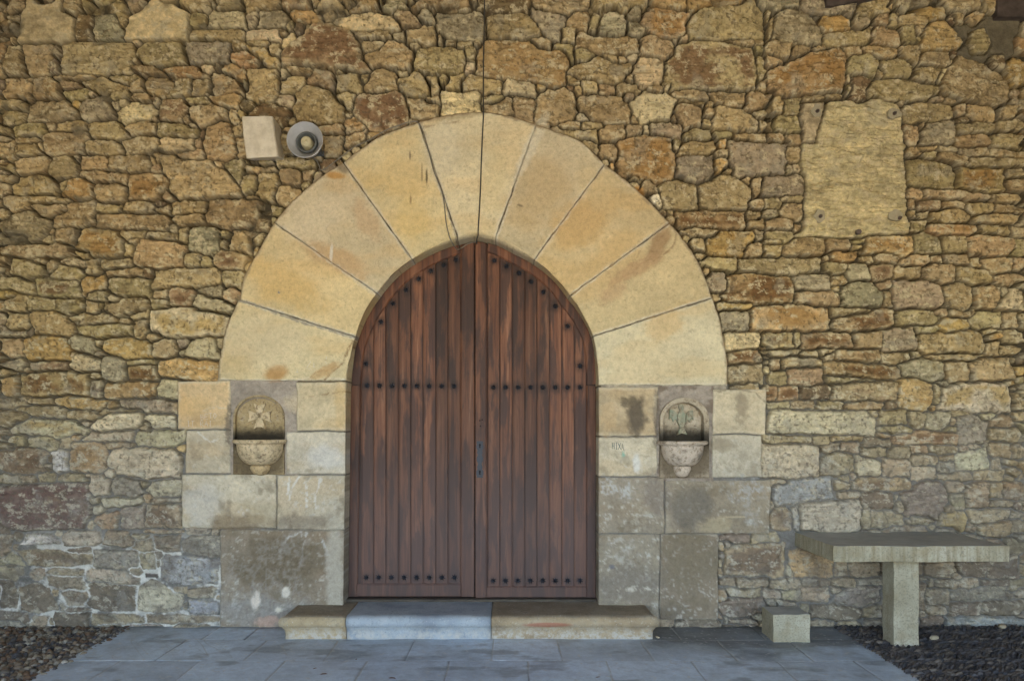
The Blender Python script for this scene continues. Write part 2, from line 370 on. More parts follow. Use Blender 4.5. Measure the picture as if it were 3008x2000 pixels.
TRACE[(2248, 1000)] = """
n -4 9 32 8 30 12 12 14 -4 14|n 33 11 48 11 50 15 34 15|n 56 13 63 12 62 18 56 18|D 66 9 104 9 105 19 90 18 66 16|n 106 12 130 12 132 17 116 20 106 18
n 15 20 24 15 50 15 53 22 44 24 18 24|n 6 19 13 19 13 26 6 26|n 6 28 14 28 20 34 19 40 6 39|r 22 26 40 24 52 26 54 38 30 41 22 38
D 54 20 80 20 124 26 124 33 96 33 57 30|g 126 24 140 17 162 19 162 35 150 36 128 31|n 166 20 184 19 187 36 168 38
n 186 19 206 16 224 15 226 26 230 34 210 36 190 38|n 134 12 143 12 142 16 134 16|n 150 15 180 12 198 14 190 18 156 18
D 0 42 10 41 10 53 0 54|D 12 43 30 42 31 53 12 54|d 33 43 60 42 60 51 34 53|n 56 33 80 33 100 36 60 39|r 61 40 84 36 110 38 121 40 120 54 80 55 62 53
y 123 38 140 34 150 40 152 48 149 64 138 63 123 59|n 155 41 160 41 160 58 155 57|L 162 42 196 38 220 40 224 52 225 62 222 65 190 64 158 62 161 50
n 226 42 242 41 242 47 226 46|n 226 48 236 48 242 62 228 62|n 2 57 23 56 22 61 4 61|n 24 56 46 56 46 62 24 62|n 47 56 72 56 70 62 48 62
D 72 60 82 56 106 56 104 62 74 62|l 3 82 7 64 20 62 60 65 90 66 97 68 102 76 99 86 70 85 20 85|n 104 64 128 63 128 76 104 75
n 130 68 140 65 147 70 144 79 134 77|g 148 66 172 65 168 76 160 81 148 80|n 104 79 134 79 134 84 106 84|g 178 72 190 68 204 74 204 88 198 94 178 93 176 82
n 208 71 222 68 226 74 224 78 208 78|n 228 66 242 65 242 72 228 71|n 205 82 242 80 242 91 204 91|D 118 88 140 83 176 85 178 94 150 95 120 94
n 0 87 40 86 42 92 0 93|n 44 87 58 87 58 93 44 93|o 62 87 90 87 90 91 62 91|n 91 89 115 91 115 97 92 95|n 50 97 67 94 67 99 52 100
n 70 93 86 93 86 101 70 101|n 88 98 110 98 109 106 90 104|n 112 98 130 96 132 107 112 107|o 132 96 148 96 148 103 134 102
n 150 96 176 98 174 103 150 103|n 206 94 224 94 225 106 210 106|n 226 94 242 94 242 108 228 107|l -3 95 40 95 49 98 49 123 30 125 -3 124
n 52 108 64 102 80 106 81 118 66 123 50 122|l 83 106 92 106 104 112 103 124 86 122|n 109 108 132 108 134 125 110 122
n 134 105 156 105 156 114 134 113|l 135 115 156 115 156 127 135 126|n 160 107 172 105 173 108 162 110|g 160 111 172 111 172 119 162 119
l 176 104 190 101 204 99 204 116 196 119 176 117|n 208 108 214 107 214 117 208 117|n 220 110 232 110 230 113 220 112
n 160 122 186 121 190 126 180 127 160 125|n 194 119 218 119 218 127 194 127|n 222 118 242 112 242 126 224 123
b 9 132 30 128 60 125 62 144 30 148 10 150|n 62 130 70 128 76 131 74 136 63 136|D 78 127 100 126 132 126 134 136 100 136 80 135
n 66 138 84 137 88 141 84 144 67 143|d 88 140 100 137 118 139 120 150 104 153 92 152 86 144|g 124 138 140 132 150 127 160 130 166 136 164 150 158 164 140 163 128 162 128 150
n 120 147 126 146 128 154 120 155|n 170 142 181 138 182 153 172 153|n 184 132 202 130 204 146 200 153 187 152|o 206 132 217 130 217 145 206 145
o 218 130 242 128 242 145 219 145|l 34 148 60 146 86 145 88 152 87 172 60 173 34 171 32 156|D 8 154 18 154 24 158 23 172 8 172 6 160|b 26 155 31 152 30 172 26 170
"""
TRACE[(2248, 1500)] = """
n 90 2 96 0 96 14 90 15|n 98 2 110 0 126 6 126 13 106 15 98 13|n 132 4 150 3 155 10 150 14 134 13|y 158 4 170 1 185 2 186 12 182 19 172 16 160 14
n 188 0 223 0 222 7 206 10 190 12|o 194 14 210 11 224 9 225 20 214 24 198 23|n 228 10 242 8 242 20 227 20|n 226 0 242 0 242 6 226 7
y 24 38 32 36 62 44 63 60 26 60|n 66 47 77 47 76 59 65 59|n 78 47 103 47 102 58 92 60 79 58|n 107 47 143 47 142 58 107 58
n 148 46 170 46 172 54 168 60 148 60|d 174 46 204 48 203 60 188 60 177 56|d 205 46 230 43 232 60 216 62 205 60|n 222 26 242 26 242 40 224 38
n 4 64 21 64 21 71 4 71|n 22 64 33 64 32 70 22 70|n 35 64 48 63 48 68 35 68|n 49 64 60 64 59 68 49 68|n 0 73 13 73 13 80 0 80
n 15 74 30 73 30 82 16 82|n 34 71 58 70 58 84 36 84|g 66 76 80 71 106 70 105 84 90 88 66 86|n 61 62 80 62 80 69 61 69|g 85 62 120 62 118 67 86 67
n 154 63 170 63 170 69 156 68|n 171 63 196 63 196 69 172 70|d 198 63 222 64 222 68 200 68|n 226 65 242 64 242 76 226 72
n 139 66 145 66 145 90 140 90|n 148 72 166 71 166 86 150 86|g 170 76 190 72 222 70 222 80 190 81 172 82|d 168 86 198 84 198 95 168 95
d 200 84 242 80 242 95 200 95|d 42 88 66 86 88 89 87 98 60 100 42 97|n 88 90 106 86 106 97 88 97|n 44 101 62 101 62 106 44 106
g 92 100 140 99 140 106 92 106|d 144 98 162 98 162 108 144 110|b 166 98 242 97 242 110 170 112|n 10 82 28 82 30 87 12 87|n 110 70 138 70 138 94 110 94
"""
TRACE[(0, 1500)] = """
Q -5 -24 78 -24 80 -8 82 4 76 15 40 16 -5 17|o 87 4 92 2 106 3 105 15 92 16 87 10|g 110 -2 130 -6 131 16 110 15|D 132 -3 150 -8 164 -6 164 15 132 15
w 18 31 22 22 46 21 54 26 54 30|l 55 22 62 18 90 19 92 28 86 32 58 31|n 94 30 98 18 116 19 124 26 122 31 112 33 104 30|o 131 18 166 19 160 21 132 20
n 116 21 136 22 134 25 124 25|R 140 24 164 23 164 36 150 38 141 34|n 120 34 124 27 137 27 142 36 132 38|g 166 28 176 22 202 23 200 42 180 41 166 36
r -5 22 10 22 10 36 8 45 -5 46|D 14 37 50 36 84 40 82 48 60 50 20 49 14 43|g 85 36 124 37 125 50 112 54 85 52|n 127 40 140 38 141 52 128 52
b 147 44 150 40 180 43 200 47 196 66 170 67 147 64|d 4 48 17 50 12 54 4 53|n 11 57 22 52 40 52 41 60 34 64 14 64|n 42 56 50 52 76 54 76 59 56 60
n 42 60 74 62 80 70 60 72 44 68|l 80 56 84 53 110 55 126 60 126 67 100 65 80 63|d -5 59 10 62 16 76 15 88 -5 88
d 17 70 30 66 44 70 50 82 52 89 40 92 20 91|n 57 75 62 73 80 75 79 84 74 86 60 85|d 80 68 86 66 122 70 122 92 110 93 84 88 78 84 82 78
l 125 80 128 68 138 62 146 66 156 74 167 77 162 91 134 93 126 90|n 158 70 170 70 170 76 158 74|n 172 72 196 70 195 79 180 80 171 79
b 170 82 198 84 198 94 172 93|k 131 57 144 58 144 61 132 60|d -5 90 26 93 27 104 -5 105|n 32 94 44 96 42 106 28 106|d 50 92 80 92 81 105 50 106
n 84 94 120 94 131 98 130 102 84 104|n 134 95 198 97 198 102 134 102
"""
TRACE[(0, 1000)] = """
n -5 -4 19 -4 20 14 10 16 -5 16|y 21 -4 56 -5 62 6 62 17 24 17 21 12|g 62 2 66 -4 84 -4 87 8 82 13 68 9|y 92 4 96 -3 110 -4 134 0 138 4 136 14 112 15 94 10
n 139 0 150 -1 160 4 158 14 139 15|l 163 13 172 2 180 -2 194 -2 198 16 180 17|g -5 17 20 17 24 22 16 27 -5 27|r 27 22 40 18 60 19 59 26 40 27 27 26
l 64 11 80 12 90 20 90 28 68 27|g 94 16 104 14 114 18 112 36 94 36 92 28|n 118 18 142 16 142 20 118 22|D 117 25 126 21 142 22 141 35 118 35
y 144 18 160 15 186 17 197 21 198 35 150 33 143 28|o -5 31 13 30 17 50 -5 51|D 18 30 50 28 79 30 79 50 30 50 18 50|g 82 37 93 37 92 52 82 53
o 94 40 120 38 141 38 141 50 120 52 93 52|l 142 44 148 36 160 36 161 52 150 51 142 50|n -5 53 12 54 12 60 -5 60|n 14 53 48 53 48 58 14 58
y 50 53 56 50 90 54 98 57 90 62 60 62 50 58|D 99 57 106 57 106 62 99 61|g 108 55 120 52 145 54 159 58 160 65 140 65 112 60
n 10 62 20 60 56 60 59 68 50 71 12 68|n 60 66 84 64 88 68 84 72 62 70|n 90 66 110 63 126 63 92 68|l 83 79 92 70 100 67 126 66 128 76 112 80 88 82
l 132 71 140 67 157 68 158 78 142 80|L 9 82 10 71 30 71 60 74 80 80 78 84 50 87 28 85|g -5 84 6 82 5 94 -5 95|n 6 88 22 88 22 96 7 94
n 27 90 40 88 52 92 50 99 28 97|n 54 90 64 89 63 98 54 97|l 75 91 84 85 108 84 121 84 120 91|l 123 84 150 82 167 82 168 92 150 97 124 96
n 98 94 120 92 121 96 98 98|D -5 97 34 99 41 103 38 120 -5 120|w 48 102 54 100 60 102 60 118 52 120 47 114|O 62 112 66 92 90 94 94 100 95 118 90 121 66 119
l 97 110 100 103 112 98 150 99 163 102 164 112 164 124 150 125 124 125 104 120 98 114|n -5 121 18 122 19 130 -5 130|n 20 123 32 123 32 130 20 130
n 33 122 49 123 49 130 34 130|O 55 122 70 120 80 128 54 128|l 83 124 92 122 99 128 98 140 86 141 83 134|g 101 128 104 126 126 127 129 138 122 142 104 141
l 132 136 138 128 150 127 164 129 165 143 140 142|l 92 146 110 144 129 146 126 152 94 151|D 136 146 142 144 164 146 164 149 138 149
"""
TRACE[(0, 500)] = """
n -4 3 12 4 13 9 8 12 -4 10|n 10 12 18 6 28 5 30 10 29 22 10 22|n 31 5 36 3 48 9 52 14 50 22 40 23 31 23|n 53 10 60 8 57 16 53 17
n 44 0 47 -11 62 -13 70 -6 68 4 58 7 50 8 45 4|n 72 0 96 -1 114 1 116 3 112 11 86 10 71 5|y 58 18 62 8 72 7 84 12 84 24 70 27 56 23
n 86 16 92 10 104 10 114 15 114 22 108 29 88 28 86 22|O 116 4 130 1 146 3 152 9 150 14 146 20 138 27 116 26|n 147 22 150 18 158 22 156 27 147 26
n 140 -16 152 -12 190 -8 208 2 218 16 217 23 200 24 180 25 162 26 154 20 154 8 150 2|n 204 -6 222 -10 221 4 218 10 208 2|n 220 14 224 2 232 -2 234 6 236 18 222 22
n 222 23 236 23 236 26 222 25|n -4 11 8 12 5 22 -4 24|n 3 24 24 24 25 32 22 36 8 37 4 32|n 25 24 54 24 64 26 58 29 26 30|n 25 32 56 30 58 34 46 40 36 42 32 36
n 60 30 68 28 84 27 84 34 84 48 72 51 46 51 46 44 62 36|n 88 30 110 30 110 37 88 37|n 111 30 120 27 140 29 140 38 120 39 111 37|n 142 34 154 31 154 38 143 38
n 156 28 186 28 186 38 176 40 158 40 155 34|n 160 42 170 39 184 40 185 47 166 50 159 47|n 187 40 190 26 236 25 244 28 246 54 236 54 205 53 187 48
n -4 34 6 36 6 42 -4 43|g -4 50 8 42 18 37 28 38 34 43 44 46 42 56 34 64 10 66 -4 65|n 86 50 86 42 92 38 150 40 155 48 152 53 128 54 88 52
n 49 55 56 51 70 53 68 66 50 66|n 38 62 48 58 48 66 42 66|O 70 56 76 52 104 54 110 66 112 76 100 80 82 77 80 73 68 72|n 108 54 132 54 130 62 114 62
n 118 63 126 62 126 67 118 67|n 113 68 119 68 119 78 113 79|n 130 61 144 56 160 57 161 62 150 63|n 162 54 170 51 169 65 162 64
g 171 58 173 51 196 51 200 60 200 72 194 78 180 74 171 72|n 200 57 210 57 206 62 201 62|n 201 63 206 62 205 72 201 70|n 210 54 236 54 228 76 208 72
r -4 67 62 67 64 77 30 79 -4 78|n 67 74 82 75 82 80 72 79|n 121 80 124 66 130 62 160 65 167 68 167 80 164 87 140 88 122 84|n 167 76 169 74 182 76 182 86 170 88 167 84
n 183 79 190 78 192 86 184 87|R 196 78 202 73 224 75 226 80 220 90 206 90 198 86|n 8 90 10 82 24 82 38 86 42 92 36 96 24 98 8 94|n -4 80 6 82 6 87 -4 87
n -4 89 6 89 6 95 -4 95|n 41 84 52 84 50 90 44 92|g 54 84 66 80 78 82 78 88 60 84|n 47 94 56 87 68 88 74 94 70 99 48 98|n 80 81 90 81 89 93 80 93
n 94 82 118 81 118 88 94 88|n 96 90 120 89 130 92 128 96 96 97|n 98 98 124 97 134 100 134 108 136 114 110 114 96 108
n 138 105 140 92 160 89 196 90 200 100 194 104 160 106 138 109|n 201 98 206 91 220 92 218 106 208 106 202 102|n -4 96 16 98 28 103 30 112 10 112 -4 111
R 29 99 68 100 72 114 50 116 32 114|y 72 98 94 96 94 108 84 110 74 113|n 77 111 96 109 96 118 86 120 78 116|g 180 108 202 104 200 114 190 114
n 206 110 210 106 216 110 214 120 206 118|R 152 112 160 106 172 108 175 114 172 124 154 120|l 176 116 180 114 200 118 211 124 206 130 180 126 175 122
n 138 118 150 118 151 124 139 126|n 140 110 150 110 151 115 140 116|n 4 118 12 112 22 114 24 124 18 129 6 127|n 25 116 36 114 50 118 50 124 36 127 25 126
n 51 118 60 116 74 119 75 127 64 131 52 127|n 76 121 88 120 88 129 76 129|n 96 122 112 116 130 116 134 124 128 128 108 132 94 128|n 98 115 110 116 108 120 98 119
n 4 129 18 129 24 134 25 148 3 148|n 26 134 36 128 50 131 60 136 66 142 66 148 56 151 30 148|n 62 134 70 131 96 131 106 136 98 139 72 140
n 70 144 76 141 112 139 122 140 120 148 100 150 84 154 72 150|n 116 131 134 128 134 134 120 135|n 122 138 126 135 133 136 132 145 132 153 124 153 122 146
L 135 134 138 128 160 125 190 127 206 131 206 146 204 150 160 151 146 149 135 142
"""
TRACE[(1500, 500)] = """
n 108 4 118 3 118 10 111 8|n 121 14 122 6 127 6 134 20 128 21 121 17|w 128 22 133 22 139 28 138 33 133 28|n 136 13 142 8 160 8 170 14 171 33 150 36 142 34 138 24
n 174 14 180 8 196 3 210 10 220 16 221 24 216 28 215 35 184 35 174 32|n 215 5 219 6 218 12 212 8|n 221 7 232 6 231 22 222 24
n 217 30 230 24 232 23 231 34 222 35|D 149 42 150 37 215 37 215 52 196 53 160 52 152 50|n 144 37 148 37 147 41 145 41|n 217 38 227 38 226 44 217 44
n 215 46 231 44 231 52 216 52|n 156 55 168 52 190 55 188 60 161 60|y 181 62 194 55 222 57 222 65 214 66 213 78 184 78 180 70
n 164 66 174 62 176 74 168 70|n 224 54 231 54 231 61 225 61|n 216 74 220 66 231 67 231 77 216 78|n 171 75 176 76 175 80 172 79
n 174 84 180 80 206 80 206 91 190 92 176 88|n 208 80 285 79 285 92 256 94 208 92|n 177 90 183 90 180 94 179 94|g 184 94 190 90 197 94 196 112 187 110 182 103
D 198 96 214 93 240 95 257 99 257 120 240 122 206 120 192 114 198 108|n 186 114 192 112 190 118 187 118|y 190 122 220 122 220 126 191 126
g 192 130 196 128 216 129 217 145 206 146 195 146|O 220 128 232 123 272 122 288 126 291 136 290 146 222 146|l 197 149 228 148 230 158 228 161 198 163
D 200 166 214 164 230 165 230 174 200 175|n 199 180 210 177 230 177 231 193 200 191|n 202 197 226 195 228 203 218 201
d 188 336 196 332 218 332 218 339 200 339|n 219 333 240 332 245 340 219 340|D 195 346 210 341 236 340 250 341 248 370 196 370
n 191 372 206 372 205 378 191 377|n 207 372 236 372 236 380 208 379|n 196 383 228 382 228 389 198 389|d 190 396 200 391 230 391 236 400 210 409 196 406
d 150 413 180 410 192 410 192 416 150 417|d 200 410 225 410 225 415 200 415|n 231 160 236 160 236 165 231 164|y 231 166 236 166 236 171 231 171
"""
# ---------------------------------------------------------------- traced outlines of the doorway
CX0, CY0 = 1395.0, 1125.0
def pol(pts):
    a = [(math.atan2(-(y - CY0), x - CX0), math.hypot(x - CX0, y - CY0)) for x, y in pts]
    a = [(t if t > -1.0 else t + 2 * math.pi, r) for t, r in a]
    a.sort()
    return np.array([t for t, r in a]), np.array([r for t, r in a])
FRONT = pol([(1017, 1125), (1018, 1090), (1030, 1052), (1046, 990), (1078, 905), (1107, 862), (1153, 808), (1214, 762), (1265, 727), (1343, 692), (1401, 678),
             (1459, 692), (1500, 712), (1571, 762), (1630, 818), (1678, 870), (1712, 928), (1741, 986), (1752, 1050), (1757, 1097), (1759, 1135)])
def dd(pts):   # door edge seen through the depth of the reveal, brought back to the wall plane
    return [(1504 + (x - 1504) * 1.0306, HOR + (y - HOR) * 1.0306) for x, y in pts]
DOOR_PX = [(1033, 1125), (1038, 1074), (1046, 1019), (1059, 983), (1088, 919), (1120, 872), (1169, 816), (1220, 777), (1278, 745), (1343, 721), (1401, 708),
           (1455, 720), (1510, 748), (1571, 781), (1629, 829), (1667, 879), (1709, 935), (1737, 993), (1748, 1080), (1750, 1135)]
DOOR = pol(dd(DOOR_PX))
OUTER = pol([(640, 1118), (645, 1060), (663, 970), (684, 920), (703, 880), (716, 816), (765, 727), (808, 653), (893, 561), (1008, 480), (1110, 405), (1231, 360),
             (1330, 337), (1420, 331), (1500, 343), (1575, 368), (1706, 415), (1776, 485), (1838, 530), (1903, 590), (1966, 656), (2015, 713), (2054, 777),
             (2091, 875), (2112, 935), (2125, 993), (2136, 1064), (2136, 1135)])
def curve(cv, th):
    r = np.interp(th, cv[0], cv[1])
    return CX0 + r * np.cos(th), CY0 - r * np.sin(th)
def ang(x, y):
    t = math.atan2(-(y - CY0), x - CX0)
    return t if t > -1.0 else t + 2 * math.pi
JOINT = [((1017, 1119), (640, 1119)), ((1046, 990), (703, 882)), ((1107, 862), (806, 655)), ((1212, 764), (1010, 482)), ((1343, 693), (1230, 361)),
         ((1458, 693), (1575, 368)), ((1570, 763), (1775, 485)), ((1676, 868), (1966, 656)), ((1741, 988), (2091, 876)), ((1759, 1133), (2136, 1133))]
JOINT = [(ang(*a), ang(*b)) for a, b in JOINT]
# dressed blocks beside the door: x0 y0 x1 y1, colour, seed
BLOCKS = [
 (520, 1119, 677, 1261, (.62, .46, .26)), (872, 1121, 1015, 1266, (.60, .50, .32)), (546, 1264, 677, 1389, (.58, .50, .36)), (842, 1269, 1015, 1393, (.58, .52, .40)),
 (534, 1392, 811, 1550, (.58, .51, .375)), (813, 1396, 1012, 1555, (.57, .50, .37)), (647, 1557, 1009, 1846, (.26, .21, .15)),
 (1759, 1137, 1931, 1280, (.50, .41, .27)), (1759, 1283, 1932, 1399, (.58, .51, .37)), (2095, 1142, 2250, 1274, (.56, .48, .33)), (2094, 1277, 2238, 1401, (.52, .47, .36)),
 (1758, 1402, 1951, 1566, (.29, .245, .18)), (1954, 1411, 2262, 1566, (.30, .25, .175)), (1758, 1569, 1938, 1846, (.28, .24, .175)), (1940, 1569, 2110, 1819, (.22, .175, .12)),
]
# marks with a shape of their own: x y rx ry tilt colour strength noise
STAINS = [
 (810, 1650, 160, 90, 0, (.15, .115, .07), .75, .6), (760, 1790, 140, 50, 0, (.27, .26, .245), .5, .6), (985, 1680, 28, 200, 0, (.44, .40, .32), .85, .35), (800, 1700, 110, 120, 0, (.42, .40, .36), .28, 1.6),
 (700, 1535, 95, 26, 0, (.24, .18, .11), .75, .6), (880, 1535, 90, 26, 0, (.22, .18, .13), .7, .6), (770, 1500, 60, 40, 0, (.42, .34, .21), .5, .7),
 (752, 1765, 14, 30, 10, (.66, .58, .48), 1, .5), (838, 1737, 13, 16, 20, (.66, .60, .50), 1, .5), (790, 1825, 45, 16, 0, (.50, .34, .26), .8, .8), (818, 1790, 10, 9, 0, (.68, .62, .5), 1, .5),
 (1868, 1225, 32, 56, 8, (.13, .105, .075), .95, .55), (1845, 1180, 26, 16, 0, (.15, .12, .08), .9, .7), (1930, 1225, 12, 90, 0, (.17, .14, .11), .7, .7), (1785, 1225, 26, 50, 0, (.52, .37, .20), .5, .8),
 (1810, 1432, 55, 34, 0, (.50, .49, .46), .8, 1.1), (1880, 1520, 38, 34, 0, (.45, .41, .32), .6, 1.1), (1930, 1460, 40, 60, 0, (.22, .19, .16), .6, .7),
 (2020, 1490, 70, 70, 0, (.17, .15, .12), .8, .4), (2180, 1440, 55, 36, 0, (.42, .42, .40), .7, .9), (2110, 1540, 60, 25, 0, (.42, .35, .22), .6, .7),
 (1825, 1615, 60, 42, 0, (.45, .42, .36), .75, .9), (1850, 1720, 90, 60, 0, (.23, .20, .16), .7, .7), (2030, 1650, 80, 80, 0, (.20, .165, .11), .6, .7),
 (1880, 1730, 60, 8, 0, (.68, .62, .5), .7, .98), (2180, 1195, 20, 60, 0, (.27, .22, .15), .7, .8), (2120, 1310, 40, 22, 0, (.30, .25, .17), .7, .8), (2150, 1370, 40, 25, 0, (.32, .28, .21), .6, .9),
 (812, 1096, 38, 24, -20, (.47, .27, .10), .9, .25), (775, 1010, 130, 70, 0, (.68, .57, .38), .35, .5), (960, 1088, 50, 16, -25, (.52, .34, .16), .75, .5),
 (830, 840, 150, 55, 30, (.63, .45, .20), .75, .45), (985, 760, 120, 38, 25, (.52, .36, .20), .8, .4), (1075, 650, 30, 70, -30, (.52, .36, .21), .55, .5), (930, 640, 110, 60, -30, (.66, .57, .40), .6, .5),
 (1160, 520, 100, 70, 0, (.66, .50, .24), .6, .6), (1215, 640, 60, 80, 0, (.66, .50, .22), .5, .6), (1300, 450, 60, 80, 0, (.68, .61, .43), .7, .5), (1450, 540, 40, 100, 10, (.66, .56, .33), .6, .5),
 (1590, 560, 90, 110, 30, (.53, .41, .23), .8, .5), (1560, 430, 20, 120, 25, (.68, .62, .46), .8, .4), (1700, 660, 130, 60, -35, (.56, .38, .17), .75, .5), (1750, 540, 50, 90, -30, (.60, .48, .27), .6, .5),
 (1760, 800, 150, 60, -30, (.58, .42, .21), .6, .5), (1935, 715, 26, 70, 28, (.36, .24, .13), .85, .3), (1870, 790, 95, 22, -28, (.46, .31, .17), .8, .4), (1800, 860, 50, 26, -30, (.50, .35, .20), .7, .5),
 (1950, 960, 50, 60, 30, (.62, .43, .20), .55, .6), (1900, 1060, 150, 50, -20, (.66, .56, .36), .6, .5), (985, 518, 32, 12, 5, (.50, .29, .10), .95, .2), (1880, 560, 22, 12, 40, (.52, .29, .09), .85, .3),
 (940, 515, 36, 10, -38, (.32, .26, .18), .8, .5), (1010, 500, 20, 12, 20, (.22, .18, .12), .8, .4), (1590, 372, 60, 9, 15, (.40, .32, .20), .7, .6), (1350, 345, 80, 9, -8, (.42, .34, .20), .7, .6),
 (1254, 520, 3.5, 22, 0, (.14, .11, .06), .95, .3), (1240, 510, 2.5, 30, 0, (.25, .19, .1), .8, .3), (1207, 588, 3, 16, 0, (.30, .20, .1), .8, .3), (1205, 458, 3, 15, 0, (.2, .15, .1), .9, .3),
 (975, 745, 5, 30, 4, (.70, .66, .56), .9, .2), (820, 860, 3.5, 3.5, 0, (.2, .2, .22), .9, 0), (1527, 605, 10, 4, 20, (.2, .16, .1), .8, .5), (1255, 355, 40, 8, -5, (.4, .3, .18), .6, .6),
 (560, 1190, 60, 30, -15, (.66, .46, .22), .5, .5), (1000, 1190, 18, 70, 0, (.60, .42, .2), .5, .4), (600, 1480, 60, 60, 0, (.60, .58, .52), .5, .7), (960, 1340, 60, 40, 0, (.62, .62, .6), .5, .6),
 (900, 1190, 60, 40, 0, (.66, .55, .36), .5, .6), (1870, 1360, 12, 30, 0, (.72, .72, .68), .7, .4), (1831, 1335, 5, 9, 0, (.18, .46, .36), .7, .6), (1797, 1664, 9, 7, 0, (.16, .16, .18), .8, .2),
 (670, 1240, 9, 60, 0, (.16, .13, .1), .75, .85), (2200, 1500, 30, 60, 0, (.40, .39, .36), .5, .9),
]
LINES = [
 ([(1038, 1003), (1022, 1040), (1008, 1064), (990, 1082), (972, 1096), (956, 1116)], 1.6, (.25, .16, .08), .9, .5),
 ([(1035, 1000), (1018, 1030), (1014, 1046)], 1.0, (.3, .2, .1), .8, .5), ([(908, 1112), (930, 1094), (962, 1086), (990, 1076)], 1.2, (.33, .2, .09), .8, .5),
 ([(888, 1170), (905, 1167), (940, 1161), (975, 1154), (1030, 1149)], 1.3, (.28, .19, .1), .9, .5),
 ([(1801, 842), (1830, 815), (1850, 806), (1880, 778), (1905, 765), (1942, 757), (1958, 742), (1980, 722), (1986, 690), (1978, 668)], 1.5, (.24, .16, .09), .85, .5),
 ([(1818, 832), (1835, 790), (1862, 770), (1882, 735)], 1.1, (.27, .18, .1), .7, .6), ([(1858, 775), (1895, 760), (1925, 720), (1950, 690), (1962, 672)], 1.1, (.27, .18, .1), .7, .6), ([(1790, 800), (1796, 826), (1784, 850), (1776, 880)], 1.4, (.32, .2, .12), .7, .7),
 ([(850, 1405), (846, 1450)], 3, (.66, .65, .6), .8, .9), ([(880, 1400), (858, 1434), (850, 1470)], 2.2, (.66, .65, .6), .8, .7), ([(897, 1412), (902, 1450), (900, 1490)], 3, (.66, .65, .6), .8, .9), ([(944, 1404), (936, 1430), (925, 1460), (928, 1490)], 3, (.64, .63, .58), .75, .9),
 ([(888, 1561), (850, 1575), (830, 1600), (822, 1620)], 2.6, (.62, .60, .55), .85, .9), ([(902, 1565), (892, 1600), (886, 1640), (878, 1665)], 2.4, (.62, .60, .55), .85, .9), ([(945, 1585), (955, 1610), (962, 1630)], 5, (.5, .49, .45), .8, .9),
 ([(783, 1670), (782, 1725)], 1.4, (.5, .48, .44), .7, .6), ([(596, 1210), (610, 1200), (640, 1196), (668, 1200)], 1.2, (.66, .6, .45), .6, .4), ([(582, 1268), (600, 1280), (584, 1270), (620, 1300), (640, 1290)], 1.8, (.66, .64, .58), .8, .8),
 ([(1345, 880 - 520), (1300, 366), (1236, 378)], 3, (.30, .22, .13), .6, .9), ([(1943, 1500), (1952, 1530), (1948, 1560)], 2.5, (.5, .42, .3), .8, .5),
 ([(2095, 1150), (2160, 1142), (2215, 1152), (2246, 1180)], 3, (.24, .2, .14), .7, .7), ([(2062, 1518), (2100, 1526), (2150, 1516), (2185, 1518)], 1.6, (.5, .42, .28), .8, .4), ([(1925, 1569), (1932, 1600), (1944, 1650), (1952, 1700), (1953, 1760)], 1.5, (.2, .17, .13), .8, .4),
 ([(1880, 745 + 590), (1905, 1341), (1868, 1336)], .9, (.35, .3, .22), .7, .3), ([(1236, 362), (1250, 400), (1262, 450), (1275, 500), (1300, 570), (1330, 660), (1342, 706)], 3.2, (.20, .17, .12), .7, .9),
 ([(1575, 372), (1560, 420), (1548, 470)], 2.6, (.66, .62, .5), .7, .8), ([(1500, 592), (1480, 650), (1460, 700)], 2.4, (.68, .64, .52), .8, .6), ([(704, 884), (760, 900), (830, 925), (900, 950), (960, 966), (1040, 990)], 5.5, (.33, .29, .235), .9, .5),
 ([(1110, 861), (1020, 805), (960, 760)], 2.2, (.70, .67, .58), .7, .6), ([(1130, 660), (1170, 710), (1212, 765)], 2.0, (.70, .67, .58), .6, .6),
]
def stains(px, py, c):
    for i, (P_, w_, col_, s_, nz_) in enumerate(LINES):
        xs_ = [q[0] for q in P_]; ys_ = [q[1] for q in P_]
        m = (px > min(xs_) - 14) & (px < max(xs_) + 14) & (py > min(ys_) - 14) & (py < max(ys_) + 14)
        if not m.any(): continue
        X = px[m] + 2.2 * fbm(px[m], py[m], 12, oct=3, seed=40 + i); Y = py[m] + 2.2 * fbm(px[m], py[m], 12, oct=3, seed=70 + i)
        d = np.full(X.shape, 99.0, np.float32)
        for (ax, ay), (bx, by) in zip(P_[:-1], P_[1:]):
            ex, ey = bx - ax, by - ay; t = np.clip(((X - ax) * ex + (Y - ay) * ey) / (ex * ex + ey * ey), 0, 1)
            d = np.minimum(d, np.hypot(X - ax - ex * t, Y - ay - ey * t))
        k_ = fbm(px[m], py[m], 9, oct=3, seed=20 + i, gain=.7)
        f = s_ * sstep(w_ + 1.2, w_ * .4, d + nz_ * w_ * k_) * (1 - nz_ * .6 * sstep(.1, .5, k_))
        c[m] = mixc(c[m], col_, f)
    for i, (x, y, rx, ry, a, col, s, nz) in enumerate(STAINS):
        m = (np.abs(px - x) < max(rx, ry) * 1.9) & (np.abs(py - y) < max(rx, ry) * 1.9)
        if not m.any(): continue
        X = px[m] - x; Y = py[m] - y; ca, sa = math.cos(R(a)), math.sin(R(a))
        u = (X * ca + Y * sa) / rx; v = (-X * sa + Y * ca) / ry
        d = np.sqrt(u * u + v * v)
        n = fbm(px[m], py[m], max(min(rx, ry) * .9, 5), oct=5, seed=900 + i, gain=.62)
        f = s * sstep(1.25, .55, d + n * nz * .75)
        if nz > .85: f = f * sstep(-.2, .45, fbm(px[m], py[m], 11, oct=4, seed=950 + i, gain=.75))
        c[m] = mixc(c[m], col, f)
    return c

